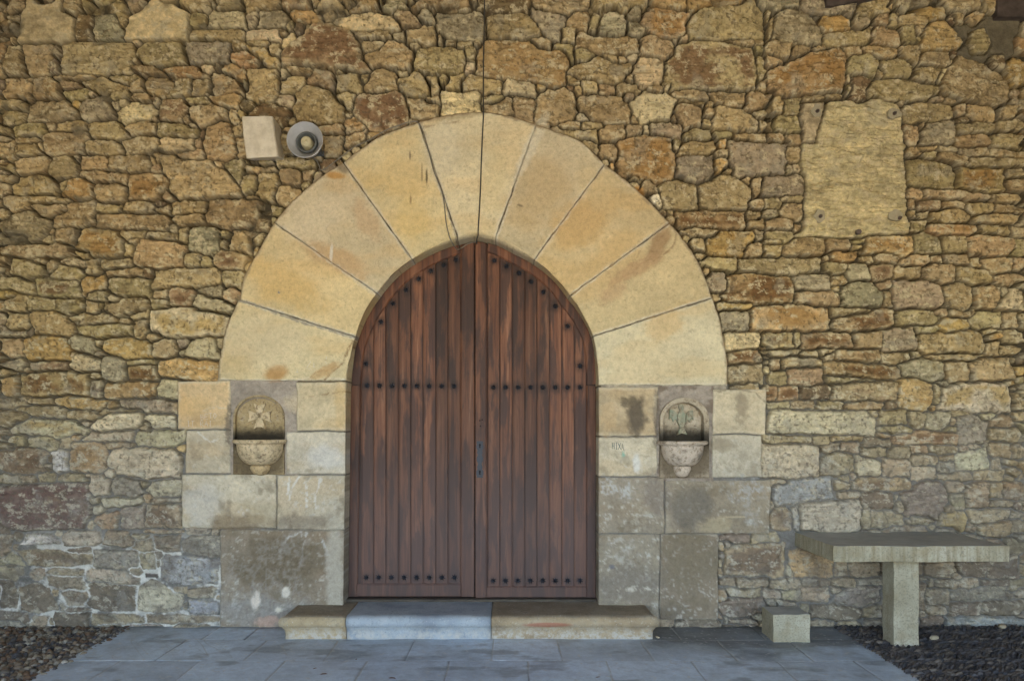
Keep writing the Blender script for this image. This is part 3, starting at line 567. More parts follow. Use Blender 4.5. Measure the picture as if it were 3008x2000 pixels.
# ---------------------------------------------------------------- the rubble wall as one fitted surface
STEP = 2.0
X0, X1, Y0, Y1 = -330, 3340, -210, 1850
gx = np.arange(X0, X1 + 1, STEP, dtype=np.float32); gy = np.arange(Y0, Y1 + 1, STEP, dtype=np.float32)
PX, PY = np.meshgrid(gx, gy)
WPX = PX + 5.0 * fbm(PX, PY, 30, oct=4, seed=1) + 1.6 * fbm(PX, PY, 7, oct=2, seed=2)
WPY = PY + 4.2 * fbm(PX, PY, 34, oct=4, seed=5) + 1.4 * fbm(PX, PY, 7, oct=2, seed=6)

def sdf(poly, x, y):
    """negative inside"""
    d = np.full(x.shape, 1e9, np.float32); s = np.ones(x.shape, bool)
    n = len(poly)
    for i in range(n):
        ax, ay = poly[i]; bx, by = poly[(i + 1) % n]
        ex, ey = bx - ax, by - ay
        wx, wy = x - ax, y - ay
        t = np.clip((wx * ex + wy * ey) / (ex * ex + ey * ey + 1e-9), 0, 1)
        d = np.minimum(d, (wx - ex * t) ** 2 + (wy - ey * t) ** 2)
        c1 = y >= ay; c2 = y < by; c3 = ex * wy > ey * wx
        s ^= (c1 & c2 & c3) | (~c1 & ~c2 & ~c3)
    return np.sqrt(d) * np.where(s, 1, -1)

rng = random.Random(11)
polys, kinds = [], []
for (ox, oy), txt in TRACE.items():
    for item in txt.replace("\n", "|").split("|"):
        t = item.split()
        if len(t) < 7: continue
        v = [float(q) for q in t[1:]]
        p = [(ox + v[i] * 3.2216, oy + v[i + 1] * 3.2216) for i in range(0, len(v) - 1, 2)]
        polys.append(p); kinds.append(t[0])
# beyond the frame: plain coursed rubble
def course(xa, xb, ya, yb):
    y = ya
    while y < yb:
        h = rng.uniform(26, 62); x = xa + rng.uniform(-40, 0)
        while x < xb:
            wd = rng.uniform(1.0, 2.8) * h + 14
            j = lambda s=5: rng.uniform(-s, s)
            polys.append([(x + 3 + j(), y + 3 + j()), (x + wd / 2, y + j()), (x + wd - 3 + j(), y + 3 + j()), (x + wd + j(3), y + h / 2), (x + wd - 4 + j(), y + h - 3 + j()), (x + wd / 2, y + h + j()), (x + 4 + j(), y + h - 3 + j())])
            kinds.append(rng.choice("nnnnngygod"))
            x += wd
        y += h
course(X0, -22, -20, Y1); course(3022, X1, -20, Y1); course(X0, X1, Y0, -24)
SH = PX.shape
d1 = np.full(SH, 40, np.float32); d2 = np.full(SH, 40, np.float32); sid = np.full(SH, -1, np.int32)
def stamp(p, k):
    xs = [q[0] for q in p]; ys = [q[1] for q in p]
    a = max(0, int((min(xs) - 42 - X0) / STEP)); b = min(SH[1], int((max(xs) + 42 - X0) / STEP) + 2)
    c = max(0, int((min(ys) - 42 - Y0) / STEP)); d = min(SH[0], int((max(ys) + 42 - Y0) / STEP) + 2)
    if a >= b or c >= d: return
    s = (slice(c, d), slice(a, b))
    v = sdf(p, WPX[s], WPY[s])
    o1 = d1[s]; o2 = d2[s]; oi = sid[s]
    m = v < o1
    o2[m] = o1[m]; o1[m] = v[m]; oi[m] = k
    m2 = ~m & (v < o2); o2[m2] = v[m2]
for i, p in enumerate(polys): stamp(p, i)
# regions kept free of rubble
th = np.linspace(OUTER[0][0], OUTER[0][-1], 60)
ax_, ay_ = curve(OUTER, th)
arch_poly = list(zip(ax_, ay_)) + [(640, 1200), (2136, 1200)]
arch_poly = [(2136, 1200)] + list(zip(ax_, ay_)) + [(640, 1200)]
tf = np.linspace(0, math.pi, 50)
fx_, fy_ = curve(FRONT, tf)
open_poly = [(1765, 1870)] + [(x + (6 if x > CX0 else -6) * abs(math.cos(t)), y - 6 * math.sin(t)) for x, y, t in zip(fx_, fy_, tf)] + [(1003, 1870)]
dress = sdf(arch_poly, PX, PY)
for b in BLOCKS: dress = np.minimum(dress, np.maximum(np.maximum(b[0] - PX, PX - b[2]), np.maximum(b[1] - PY, PY - b[3])))
panelL = np.maximum(np.maximum(676 - PX, PX - 874), np.maximum(1117 - PY, PY - 1396)) + 3 * fbm(PX, PY, 20, seed=71)
panelR = np.maximum(np.maximum(1930 - PX, PX - 2096), np.maximum(1134 - PY, PY - 1413)) + 3 * fbm(PX, PY, 20, seed=72)
panel = np.minimum(panelL, panelR)
dress = np.minimum(dress, panel)
NOFILL = [(2350, -20, 2570, 70), (2800, -20, 3040, 175), (1000, 1115, 1790, 1860), (690, 340, 830, 470), (2600, 1850, 3100, 1870), (2255, 1560, 2520, 1640)]
block = dress < 6
for (a, b, c, d) in NOFILL: block |= (PX > a) & (PX < c) & (PY > b) & (PY < d)
# little packing stones in what is left over
sub = (slice(None, None, 4), slice(None, None, 4))
for it in range(900):
    D = np.where(block[sub], 0, np.minimum(d1[sub], 26))
    k = int(np.argmax(D)); iy, ix = divmod(k, D.shape[1]); r = float(D[iy, ix])
    if r < 10.0: break
    x, y = PX[sub][iy, ix], PY[sub][iy, ix]
    l = ix
    while l > 1 and D[iy, l - 1] > r * .62 and (ix - l) < 7: l -= 1
    q = ix
    while q < D.shape[1] - 2 and D[iy, q + 1] > r * .62 and (q - ix) < 7: q += 1
    xa = (l - ix) * STEP * 4 - r * .45; xb = (q - ix) * STEP * 4 + r * .45; h = r * rng.uniform(.62, .8)
    j = lambda: rng.uniform(-2.0, 2.0)
    polys.append([(x + xa, y + j()), (x + xa * .6, y - h + j()), (x + xb * .6, y - h + j()), (x + xb, y + j()), (x + xb * .6, y + h + j()), (x + xa * .6, y + h + j())])
    kinds.append(rng.choice("nnnngndyl"))
    stamp(polys[-1], len(polys) - 1)
print("stones", len(polys))
# kind -> base, patch colour, patch amount
PAL = {
 'n': ((.335, .262, .153), (.20, .135, .07), .45), 'y': ((.410, .285, .135), (.45, .25, .08), .55), 'o': ((.350, .245, .130), (.38, .215, .085), .55),
 'O': ((.390, .290, .160), (.36, .215, .085), 1.0), 'g': ((.290, .245, .175), (.24, .235, .20), .6), 'l': ((.480, .400, .265), (.36, .265, .155), .3),
 'L': ((.470, .400, .280), (.48, .34, .14), .6), 'd': ((.175, .125, .075), (.11, .07, .045), .5), 'D': ((.330, .240, .135), (.145, .070, .028), 1.1),
 'r': ((.330, .250, .155), (.20, .11, .075), .6), 'R': ((.355, .280, .170), (.19, .105, .06), .35), 'w': ((.600, .560, .480), (.5, .46, .38), .3),
 'b': ((.330, .325, .300), (.24, .26, .27), .6), 'p': ((.42, .355, .24), (.34, .27, .165), .45), 'm': ((.36, .31, .21), (.3, .26, .18), .3),
 'Q': ((.20, .135, .105), (.13, .045, .035), 1.0), 's': ((.46, .375, .235), (.46, .34, .18), .4), 'k': ((.04, .035, .04), (.03, .03, .03), .1)}
ns = len(polys)
rs = np.random.RandomState(5)
kb = np.array([PAL[k][0] for k in kinds], np.float32); kp = np.array([PAL[k][1] for k in kinds], np.float32); ka = np.array([PAL[k][2] for k in kinds], np.float32)
kb = kb * 1.22 * rs.uniform(.84, 1.16, (ns, 1)).astype(np.float32) * (1 + rs.uniform(-.05, .05, (ns, 3)).astype(np.float32))
cen = np.array([(sum(q[0] for q in p) / len(p), sum(q[1] for q in p) / len(p)) for p in polys], np.float32)
size = np.array([math.sqrt((max(q[0] for q in p) - min(q[0] for q in p)) * (max(q[1] for q in p) - min(q[1] for q in p))) for p in polys], np.float32)
base = rs.uniform(-.016, .018, ns).astype(np.float32)
tx = rs.uniform(-1, 1, ns).astype(np.float32) * .00016; ty = rs.uniform(-1, 1, ns).astype(np.float32) * .00016
rough = rs.uniform(.5, 1.3, ns).astype(np.float32)
strata = (rs.uniform(0, 1, ns) > .62).astype(np.float32)
capital = np.array([k in "OLDRQ" for k in kinds]); flat = np.array([k in "pmks" for k in kinds])
S = np.clip(sid, 0, None)
grow = 8.5 + 3.0 * fbm(PX, PY, 90, oct=2, seed=33)
lowwall = sstep(980, 1420, PY)                    # pointed with mortar lower down, dry and open above
botl0 = sstep(1500, 1600, PY) * sstep(900, 600, PX)
grow = grow * (1 - .25 * lowwall) * (1 - .55 * botl0)
e = np.minimum((d2 - d1) * .5 - 1.5 - 1.2 * fbm(PX, PY, 50, oct=3, seed=34), grow - d1)
e[sid < 0] = -5
inside = e > 0
wd = np.clip(size[S] * .10, 3, 8)
prof = np.clip(e / wd, 0, 1); prof = 1 - (1 - prof) ** 3.2
jn = fbm(PX, PY, 120, oct=3, seed=44); botl = sstep(1500, 1600, PY) * sstep(900, 600, PX)
jd = (.062 + .034 * jn) * (1 - lowwall) + (.038 + .016 * jn - .024 * botl) * lowwall
jd = np.clip(jd, .005, .12)
deep = sstep(.35, .8, fbm(PX, PY, 60, oct=2, seed=47)) * (1 - lowwall)
jd = jd + deep * .05 * (1 - lowwall)
n_a = fbm(PX, PY, 55, 40, oct=5, seed=50, gain=.55); n_b = fbm(PX, PY, 16, 11, oct=4, seed=51, gain=.6); n_s = fbm(PX, PY, 70, 8, oct=3, seed=52)
rid = 1 - np.abs(fbm(PX, PY, 40, 26, oct=3, seed=53)) * 2
ox = rs.uniform(-900, 900, ns).astype(np.float32)[S]
fac = fbm(PX + ox, PY - ox, 42, 34, oct=2, seed=54)       # each stone has its own broken facets
hs = base[S] + (PX - cen[S, 0]) * tx[S] + (PY - cen[S, 1]) * ty[S] + rough[S] * (n_a * .009 + n_b * .0065 + fac * .015) + (.3 + strata[S]) * n_s * .006 - .009 * sstep(.72, .97, rid) * (fac > -.2)
hs = hs + .003 * sstep(0, 60, e)
hs = np.where(flat[S], .004 + n_b * .002, hs)
plast = np.array([k == 'p' for k in kinds])[S] & inside
hs = np.where(plast, -.004 + .030 * fbm(PX, PY, 60, 22, oct=6, seed=58, gain=.68) - .014 * sstep(.6, .95, 1 - np.abs(fbm(PX, PY, 90, 26, oct=4, seed=59)) * 1.6), hs)
hm = -jd + .003 * n_b + .004 * n_a
H = hm + (hs - hm) * prof
# mortar slapped over some of the upper joints
smear = sstep(.50, .80, fbm(PX, PY, 75, oct=3, seed=61)) * (1 - lowwall) * sstep(22, 6, e) * sstep(1500, 600, PX + PY)
free = (sid < 0) | (e < -6)
H = np.where(inside, np.maximum(H, H * (1 - smear) + (-.012 + .006 * n_a) * smear), H)
H = np.where(~inside, np.maximum(H, -.018 - .2 * (1 - smear)), H)
H = np.where(free, np.maximum(H, -.012 + .006 * n_a), H)
# colour
wob = fbm(PX, PY, 70, oct=4, seed=80)
col = kb[S] * (1 + .26 * fbm(PX, PY, 38, 26, oct=4, seed=81, gain=.6) + .20 * n_b + .16 * fbm(PX, PY, 7, oct=2, seed=88))[..., None]
pat = sstep(.15, .75, fbm(PX + ox, PY + ox, 46, 30, oct=4, seed=82, gain=.6) + ka[S] * .45 - .25)
cin = sstep(4, 18, e + 7 * n_a)
pw = np.where(capital[S], np.clip(sstep(-.55, .15, fbm(PX + ox, PY, 60, 40, oct=4, seed=83) + .2 * ka[S]) * cin, 0, 1) * .80, pat * .55 * np.minimum(ka[S] * 1.2, 1))
col = col * (1 - pw[..., None]) + kp[S] * pw[..., None] * (1 + .25 * n_b[..., None])
col = mixc(col, (.58, .505, .36), .85 * sstep(.20, .50, fbm(PX, PY, 21, 15, oct=5, seed=84, gain=.75) + .25 * sstep(12, 2, e)))     # pale lichen and lime
col = mixc(col, (.34, .32, .27), .40 * sstep(.40, .85, fbm(PX - ox, PY, 50, oct=4, seed=85)))
col = mixc(col, (.42, .29, .13), .25 * sstep(.62, .95, fbm(PX + ox, PY, 34, oct=4, seed=86)))
col = mixc(col, (.10, .075, .045), (.65 - .5 * flat[S]) * sstep(.40, .72, fbm(PX, PY, 8, oct=3, seed=87)))
col = col * (1 + .16 * n_s * strata[S])[..., None]
col = col * (np.array((1.01, .985, .86), np.float32) * (1 - lowwall[..., None]) + np.array((.93, .965, 1.02), np.float32) * lowwall[..., None])
col = mixc(col, (.12, .09, .055), .45 * sstep(.86, .98, rid) * (1 - flat[S]))
lw = sstep(1080, 1560, PY + 60 * wob)
col = mixc(col, (.27, .25, .215), .34 * lw)
col = mixc(col, (.15, .125, .10), .55 * sstep(1420, 1640, PY + 50 * wob) * sstep(.0, .6, fbm(PX, PY, 80, 50, oct=5, seed=91, gain=.6)))
mo_hi = np.array((.170, .145, .095), np.float32); mo_lo = np.array((.20, .19, .17), np.float32); mo_bl = np.array((.60, .58, .52), np.float32)
mcol = mo_hi + (mo_lo - mo_hi) * sstep(980, 1240, PY + 30 * wob)[..., None]
bl = sstep(1540, 1640, PY) * sstep(1000, 700, PX) * sstep(-.5, .3, wob + n_b * .5)
mcol = mixc(mcol, mo_bl, bl); mcol = mcol * (1 + .22 * n_a[..., None] + .12 * n_b[..., None])
mcol = mixc(mcol, (.16, .145, .11), .5 * sstep(.2, .7, n_a) * (1 - bl))
gapc = sstep(1.5, -1.0, e)
joint_shade = sstep(4.0, .5, e) * inside * (1 - .45 * lowwall); col = mixc(col, (.13, .10, .065), .45 * joint_shade)  # stone edges darkened towards the joints, crevice shade in the colour
mcol = mixc(mcol, (.045, .036, .022), .85 * (1 - lowwall) * (1 - smear) * sstep(-6, -1, e))  # deep shade of the open upper joints painted into the mortar
mcol = mixc(mcol, (.15, .15, .14), .85 * sstep(1812, 1822, PY) * sstep(2180, 2220, PX))
gapc = np.maximum(gapc, smear * .8)
gapc = np.maximum(gapc, np.where(plast, 0, 0))
col = col * (1 - gapc[..., None]) + mcol * gapc[..., None]
# around the stoups and behind the dressed stone
pm = panel < 0
H = np.where(dress < 0, np.where(PY > 1122, -.006 + .003 * n_b, -.022), H); H = np.where(pm, -.006 + .0035 * n_b + .003 * n_a, H)
def an(cx, rx, ys, yt, yb): return (np.abs(PX - cx) < rx) & (PY < yb) & ((PY > ys) | (((PX - cx) / rx) ** 2 + ((PY - ys) / (ys - yt)) ** 2 < 1))
nich = an(761, 70, 1232, 1170, 1390) | an(2009, 66, 1236, 1176, 1396)
H = np.where(nich, -.14, H)
gap0 = (dress < 3.0) & (dress >= 0); H = np.where(gap0, np.minimum(H, -.02), H)
pcol = np.array((.35, .30, .245), np.float32) * (1 + .2 * n_a + .15 * n_b)[..., None]
pcol = mixc(pcol, (.16, .12, .085), .7 * sstep(.1, .6, fbm(PX, PY, 30, oct=4, seed=90)) * (PX > 1500))
col = np.where(((dress < 0))[..., None], np.where((PY > 1122)[..., None], np.array((.34, .30, .235), np.float32), np.array((.20, .17, .12), np.float32)) * (1 + .35 * n_b[..., None]), col)
col = np.where(pm[..., None], pcol, col)
col = stains(PX.ravel(), PY.ravel(), col.reshape(-1, 3).astype(np.float32)).reshape(col.shape)
keep = sdf(open_poly, PX, PY) > 0
idx = np.cumsum(keep.ravel()).reshape(SH) - 1
q = grid_quads(*SH)
kf = keep.ravel()
q = q[kf[q].all(1)]
q = idx.ravel()[q]
co = np.stack([WX(PX), -H, WZ(PY)], -1)[keep]
wall = empty("stone_wall", (0, 0, 0), label="tall golden rubble stone wall around the arched doorway", cat="wall", kind="thing")
link("rubble_masonry", np_mesh("rubble_masonry", co, q, col[keep]), M['rubble'], wall)

# ---------------------------------------------------------------- dressed stones
def ashlar_col(x, y, base, seed, edge):
    n1 = fbm(x, y, 140, 90, oct=4, seed=seed); n2 = fbm(x, y, 30, oct=4, seed=seed + 3, gain=.6); n3 = fbm(x, y, 7, oct=3, seed=seed + 5)
    c = np.ones(x.shape + (3,), np.float32) * np.asarray(base, np.float32)
    c = c * (1 + (.13 if seed < 500 else .20) * n1 + (.06 if seed < 500 else .15) * n2 + (.02 if seed < 500 else .10) * n3)[..., None]
    c = mixc(c, np.asarray(base) * np.array((.98, .78, .52)), .33 * sstep(-.1, .7, fbm(x, y, 170, 60, oct=3, seed=seed + 9)))
    c = mixc(c, (.20, .15, .09), .35 * sstep(.6, .95, n3 + .1 * n2))
    lw = sstep(1130, 1500, y)
    c = mixc(c, (.35, .31, .24), .22 * lw)
    c = mixc(c, (.58, .55, .47), .60 * lw * sstep(.30, .7, fbm(x, y, 12, oct=4, seed=seed + 11, gain=.65)))
    c = mixc(c, (.20, .16, .105), .60 * lw * sstep(.22, .7, fbm(x, y, 48, oct=5, seed=seed + 12, gain=.65)))
    c = mixc(c, (.66, .58, .42), .55 * sstep(11, 3, edge + 5 * n2) * (1 - lw))
    c = mixc(c, (.17, .14, .09) if base[0] > 9 or seed < 500 else (.36, .33, .27), (.75 if seed < 500 else .5) * sstep(2.2, 0.5, edge + 1.5 * n3))
    return c

def dressed(name, F, nu, nv, base, seed, inner=None, face=.010, gap=(2.0, 2.0, 2.0, 2.0), rnd=.004, lab=None):
    """F(s,t)->photo px; t=0 edge faces the opening when inner is given"""
    s = np.linspace(0, 1, nu); t = np.linspace(0, 1, nv)
    s = .5 - .5 * np.cos(math.pi * s) * (1 - .0) if False else s
    Sg, Tg = np.meshgrid(s, t)
    x, y = F(Sg, Tg)
    # edge distances in px
    lu = np.hypot(x[:, -1] - x[:, 0], y[:, -1] - y[:, 0])[:, None]; lv = np.hypot(x[-1] - x[0], y[-1] - y[0])[None, :]
    eS0, eS1, eT0, eT1 = Sg * lu, (1 - Sg) * lu, Tg * lv, (1 - Tg) * lv
    # shrink by the joint gap (noisy, chipped)
    nz = .8 + 1.3 * fbm(x, y, 30, oct=4, seed=seed + 21, gain=.7)
    g = [np.clip(nz * q, 0.4, 9) for q in gap]
    if inner is not None: g[2] = g[2] * 0
    u2 = Sg + (g[0] * (1 - Sg) ** 6 - g[1] * Sg ** 6) / lu
    v2 = Tg + (g[2] * (1 - Tg) ** 6 - g[3] * Tg ** 6) / lv
    x, y = F(np.clip(u2, 0, 1), np.clip(v2, 0, 1))
    if seed >= 500:
        fr = np.ones(x.shape) if inner is None else np.clip(Tg * 4, 0, 1)
        wx_ = 3.2 * fbm(x, y, 90, oct=3, seed=777) * fr; wy_ = 2.6 * fbm(x, y, 80, oct=3, seed=778) * fr; x = x + wx_; y = y + wy_
    edge = np.minimum(np.minimum(eS0, eS1), eT1 if inner is not None else np.minimum(eT0, eT1))
    ea = edge if inner is None else np.minimum(edge, eT0)
    n2 = fbm(x, y, 34, oct=5, seed=seed + 1, gain=.55)
    chip = sstep(.45, .9, fbm(x, y, 26, oct=4, seed=seed + 2)) * sstep(14, 0, edge)
    h = face + .004 * n2 - rnd * (1 - np.clip(ea / 4.0, 0, 1)) ** 2 - .010 * chip
    col = stains(x.ravel(), y.ravel(), ashlar_col(x.ravel(), y.ravel(), base, seed, edge.ravel())).reshape(x.shape + (3,))
    if inner is not None and name == "voussoir":
        cr_ = sstep(8, 2, eT1 + 7 * fbm(x, y, 24, oct=4, seed=seed + 33, gain=.65)); col = mixc(col, (.33, .25, .15), .75 * cr_)
        ck_ = sstep(4.5, 1, np.minimum(eS0, eS1) + 3.5 * fbm(x, y, 14, oct=3, seed=seed + 34)); col = mixc(col, (.70, .66, .54), .5 * ck_)
    rowsX, rowsY, rowsH, rowsC = [x], [y], [h], [col]
    if inner is not None:
        ix, iy = inner(s)
        pre = []
        fx, fy = x[0], y[0]
        for f, dep in ((.35, -.004), (.7, .012), (1.0, .030), (1.0, .055), (1.0, .09), (1.0, .13), (1.0, .17), (1.0, .23)):
            X = fx + (ix - fx) * f; Y = fy + (iy - fy) * f
            jit = .8 * fbm(X, Y, 20, oct=3, seed=seed + 7)
            es = np.minimum(eS0[0], eS1[0])
            cc = stains(X, Y, ashlar_col(X, Y, base, seed + 3, es))
            pre.append((X + jit * .3, Y + jit * .3, np.full(nu, face * (f < .5) - dep), cc))
        pre.reverse()
        rowsX = [np.array([p[0] for p in pre])] + rowsX; rowsY = [np.array([p[1] for p in pre])] + rowsY
        rowsH = [np.array([p[2] for p in pre])] + rowsH; rowsC = [np.array([p[3] for p in pre])] + rowsC
    x = np.concatenate(rowsX); y = np.concatenate(rowsY); h = np.concatenate(rowsH); col = np.concatenate(rowsC)
    # skirt going back into the wall on every side
    def ring(a): return np.concatenate([a[:1], a, a[-1:]], 0)
    x = ring(x); y = ring(y); h = ring(h); col = ring(col)
    h[0] = h[0] if inner is not None else -.09; h[-1] = -.09
    x = np.concatenate([x[:, :1], x, x[:, -1:]], 1); y = np.concatenate([y[:, :1], y, y[:, -1:]], 1)
    col = np.concatenate([col[:, :1], col, col[:, -1:]], 1)
    h = np.concatenate([np.minimum(h[:, :1], -.09), h, np.minimum(h[:, -1:], -.09)], 1)
    o = link(name, np_mesh(name, np.stack([WX(x), -h, WZ(y)], -1), grid_quads(*x.shape), col), M['ashlar'], wall)
    if lab: o['label'] = lab
    return o

VC = [(.60, .49, .29), (.62, .48, .26), (.60, .49, .31), (.62, .50, .28), (.64, .54, .34), (.56, .46, .29), (.58, .45, .25), (.55, .43, .24), (.60, .51, .33)]
VL = ["lowest arch stone on the left with scratched writing and an orange stain", "amber second arch stone", "arch stone with a pinkish brown band", "arch stone with dark vertical streaks",
      "pale keystone at the top of the arch", "greyish arch stone with pale edges", "broad amber arch stone", "arch stone with a brown veined stain", "lowest arch stone on the right, cream"]
for i in range(9):
    (ia, oa), (ib, ob) = JOINT[i], JOINT[i + 1]
    def F(s, t, ia=ia, ib=ib, oa=oa, ob=ob):
        xi, yi = curve(FRONT, ia + (ib - ia) * s); xo, yo = curve(OUTER, oa + (ob - oa) * s)
        return xi + (xo - xi) * t, yi + (yo - yi) * t
    dressed("voussoir", F, 76, 110, tuple(q * f_ for q, f_ in zip(VC[i], (1.04, 1.08, 1.12))), 200 + i * 17, inner=lambda s, ia=ia, ib=ib: curve(DOOR, ia + (ib - ia) * s), face=(.014, .010, .018, .013, .017, .011, .016, .012, .015)[i], gap=(1.7, 1.7, 0, 1.2), lab=VL[i])
for i, (a, b, c, d, bc) in enumerate(BLOCKS):
    L = c in (1015, 1012, 1009); Rr = a in (1759, 1758)
    nu, nv = max(8, int((d - b) / 4)), max(8, int((c - a) / 4))
    if L:
        F = lambda s, t, a=a, b=b, c=c, d=d: (c + (a - c) * t, b + (d - b) * s)
        inn = lambda s, b=b, d=d: (1504 + (1031.5 - 8 * (b + (d - b) * s - 1125) / 625 - 1504) * 1.0306, b + (d - b) * s)
    elif Rr:
        F = lambda s, t, a=a, b=b, c=c, d=d: (a + (c - a) * t, b + (d - b) * s)
        inn = lambda s, b=b, d=d: (np.full(s.shape, 1504 + (1751 - 1504) * 1.0306), b + (d - b) * s)
    else:
        F = lambda s, t, a=a, b=b, c=c, d=d: (a + (c - a) * t, b + (d - b) * s); inn = None
    dressed("jamb_block", F, nu, nv, bc, 500 + i * 13, inner=inn, face=[.003, .006, .001][i % 3], rnd=.0025, gap=(.9, .9, .9, .9))

# mortar lining behind the joints of the reveal
th = np.concatenate([[-.0], np.linspace(0.0, math.pi, 60)])
lx, ly = curve(DOOR, np.linspace(.02, math.pi - .02, 60))
lx = np.concatenate([[1504 + (1751 - 1504) * 1.0306] * 2, lx, [1504 + (1031 - 1504) * 1.0306, 1504 + (1022 - 1504) * 1.0306]]); ly = np.concatenate([[1860, 1140], ly, [1140, 1860]])
sg = np.sign(lx - CX0)
lx = lx + 2.2 * np.clip((lx - CX0) / 120, -1, 1); ly = ly - 2.2 * np.clip((CY0 - ly) / 120, 0, 1)
dp = np.array([.035, .036, .08, .14, .24])
ox_ = 22 * np.clip((lx - CX0) / 120, -1, 1); oy_ = 22 * np.clip((CY0 - ly) / 120, 0, 1)
LX = np.repeat(lx[None], 5, 0); LY = np.repeat(ly[None], 5, 0); LX[0] += ox_; LY[0] -= oy_
co = np.stack([WX(LX), np.repeat(dp[:, None], len(lx), 1), WZ(LY)], -1)
link("mortar_lining", np_mesh("mortar_lining", co, grid_quads(5, len(lx)), np.ones(co.shape) * np.array((.2, .17, .12))), M['ashlar'], wall)

me = bpy.data.meshes.new("wall_core")
me.from_pydata([(-12, .45, -.1), (12, .45, -.1), (12, .45, 6), (-12, .45, 6)], [], [(0, 1, 2, 3)])
mc, nt_, b_ = nmat("wall core", .95, .1); b_.inputs["Base Color"].default_value = (.12, .1, .07, 1)
link("wall_core", me, mc, wall)
# ---------------------------------------------------------------- double door
DP = .180       # depth of the door face behind the wall face
def DX(px, d=DP): return WX(px, d)
def DZ(py, d=DP): return WZ(py, d)
m, nt, b = nmat("stained oak", 0.42, 0.28); M['oak'] = m
at = N(nt, "ShaderNodeVertexColor"); at.layer_name = "Col"
tc = nt.nodes.new("ShaderNodeTexCoord")
sepc = nt.nodes.new("ShaderNodeSeparateColor"); nt.links.new(at.outputs[0], sepc.inputs[0])
# shift the grain for every board with its own offset (blue channel)
comb = nt.nodes.new("ShaderNodeCombineXYZ"); mul = nt.nodes.new("ShaderNodeMath"); mul.operation = 'MULTIPLY'; mul.inputs[1].default_value = 37.0
nt.links.new(sepc.outputs[2], mul.inputs[0]); nt.links.new(mul.outputs[0], comb.inputs[2]); nt.links.new(mul.outputs[0], comb.inputs[1])
add = nt.nodes.new("ShaderNodeVectorMath"); add.operation = 'ADD'
nt.links.new(tc.outputs["Object"], add.inputs[0]); nt.links.new(comb.outputs[0], add.inputs[1])
def mp(sc):
    q = nt.nodes.new("ShaderNodeMapping"); q.inputs["Scale"].default_value = sc
    nt.links.new(add.outputs[0], q.inputs[0]); return q.outputs[0]
grain = noise(nt, 1.0, 6, .7, mp((260, 60, 7)), .2)
fig = noise(nt, 1.0, 4, .6, mp((34, 10, 1.3)), .5)
blot = noise(nt, 1.0, 5, .62, mp((12, 6, 2.0)), .25)
fade = noise(nt, 1.0, 3, .5, mp((3, 3, 1.2)))
c = ramp(nt, fig, [(0.28, (.040, .014, .008)), (0.42, (.110, .042, .021)), (0.58, (.158, .066, .034)), (0.76, (.25, .122, .070))])
c = mix(nt, ramp(nt, blot, [(0.46, 0.0), (0.56, .80)]), c, (.036, .019, .016))
c = mix(nt, 1.0, c, ramp(nt, grain, [(0.3, .58), (0.5, 1.0), (0.75, 1.25)]), 'MULTIPLY')
c = mix(nt, 1.0, c, ramp(nt, sepc.outputs[0], [(0.0, .45), (1.0, 1.55)]), 'MULTIPLY')
# lower boards greyed: the sky's reflection is put into their colour
c = mix(nt, sepc.outputs[1], c, mix(nt, 0.62, c, (.110, .076, .070)))
nt.links.new(c, b.inputs["Base Color"])
nt.links.new(ramp(nt, grain, [(0.2, .46), (0.8, .62)]), b.inputs["Roughness"])
bump(nt, b, grain, .25, .002)
m, nt, b = nmat("black iron", 0.5, 0.5); M['iron'] = m
b.inputs["Base Color"].default_value = (.022, .026, .036, 1); b.inputs["Metallic"].default_value = .3
bump(nt, b, noise(nt, 90, 4, .6, coords(nt)), .3, .002)
m, nt, b = nmat("keyhole shadow", 0.9, 0.1); M['hole'] = m
b.inputs["Base Color"].default_value = (.004, .004, .004, 1)

door = empty("double_door", (DX(1395), DP, DZ(1752)), label="arched double door of reddish brown vertical planks with star studs", cat="door", kind="thing")
outl = sorted([(x, y) for x, y in DOOR_PX])
def door_top(px):
    xs = np.array([1027] + [p[0] for p in outl if 1040 < p[0] < 1745] + [1751]); ys = np.array([1140] + [p[1] for p in outl if 1040 < p[0] < 1745] + [1140])
    return np.interp(px, xs, ys)
# smooth outline of the arch, and its inner offset for the frame
def offset_line(pts, d):
    out = []
    for i, p in enumerate(pts):
        a = pts[max(i - 1, 0)]; c_ = pts[min(i + 1, len(pts) - 1)]
        t = Vector((c_[0] - a[0], c_[1] - a[1])).normalized()
        out.append((p[0] - t.y * d, p[1] + t.x * d))
    return out
tt = np.linspace(0, math.pi, 90)
DA = [(1504 + (x - 1504) / 1.0306, HOR + (y - HOR) / 1.0306) for x, y in zip(*curve(DOOR, tt))][::-1]      # left springing -> apex -> right
apex = min(range(len(DA)), key=lambda i: DA[i][1])
SPLIT = 1395.0
leafs = []
wr = np.random.RandomState(3)
STUDS_L = [(1339.6, 762.6), (1303.5, 777.7), (1266, 795.7), (1230, 819), (1192, 851), (1154, 891), (1119, 945), (1074.7, 1068)]
STUDS_R = [(1452, 765), (1487.8, 782), (1525, 802), (1559.6, 827), (1596.6, 858), (1631, 899.5), (1668, 958), (1704.6, 1074.7)]

def box_cols(poly3):
    return poly3

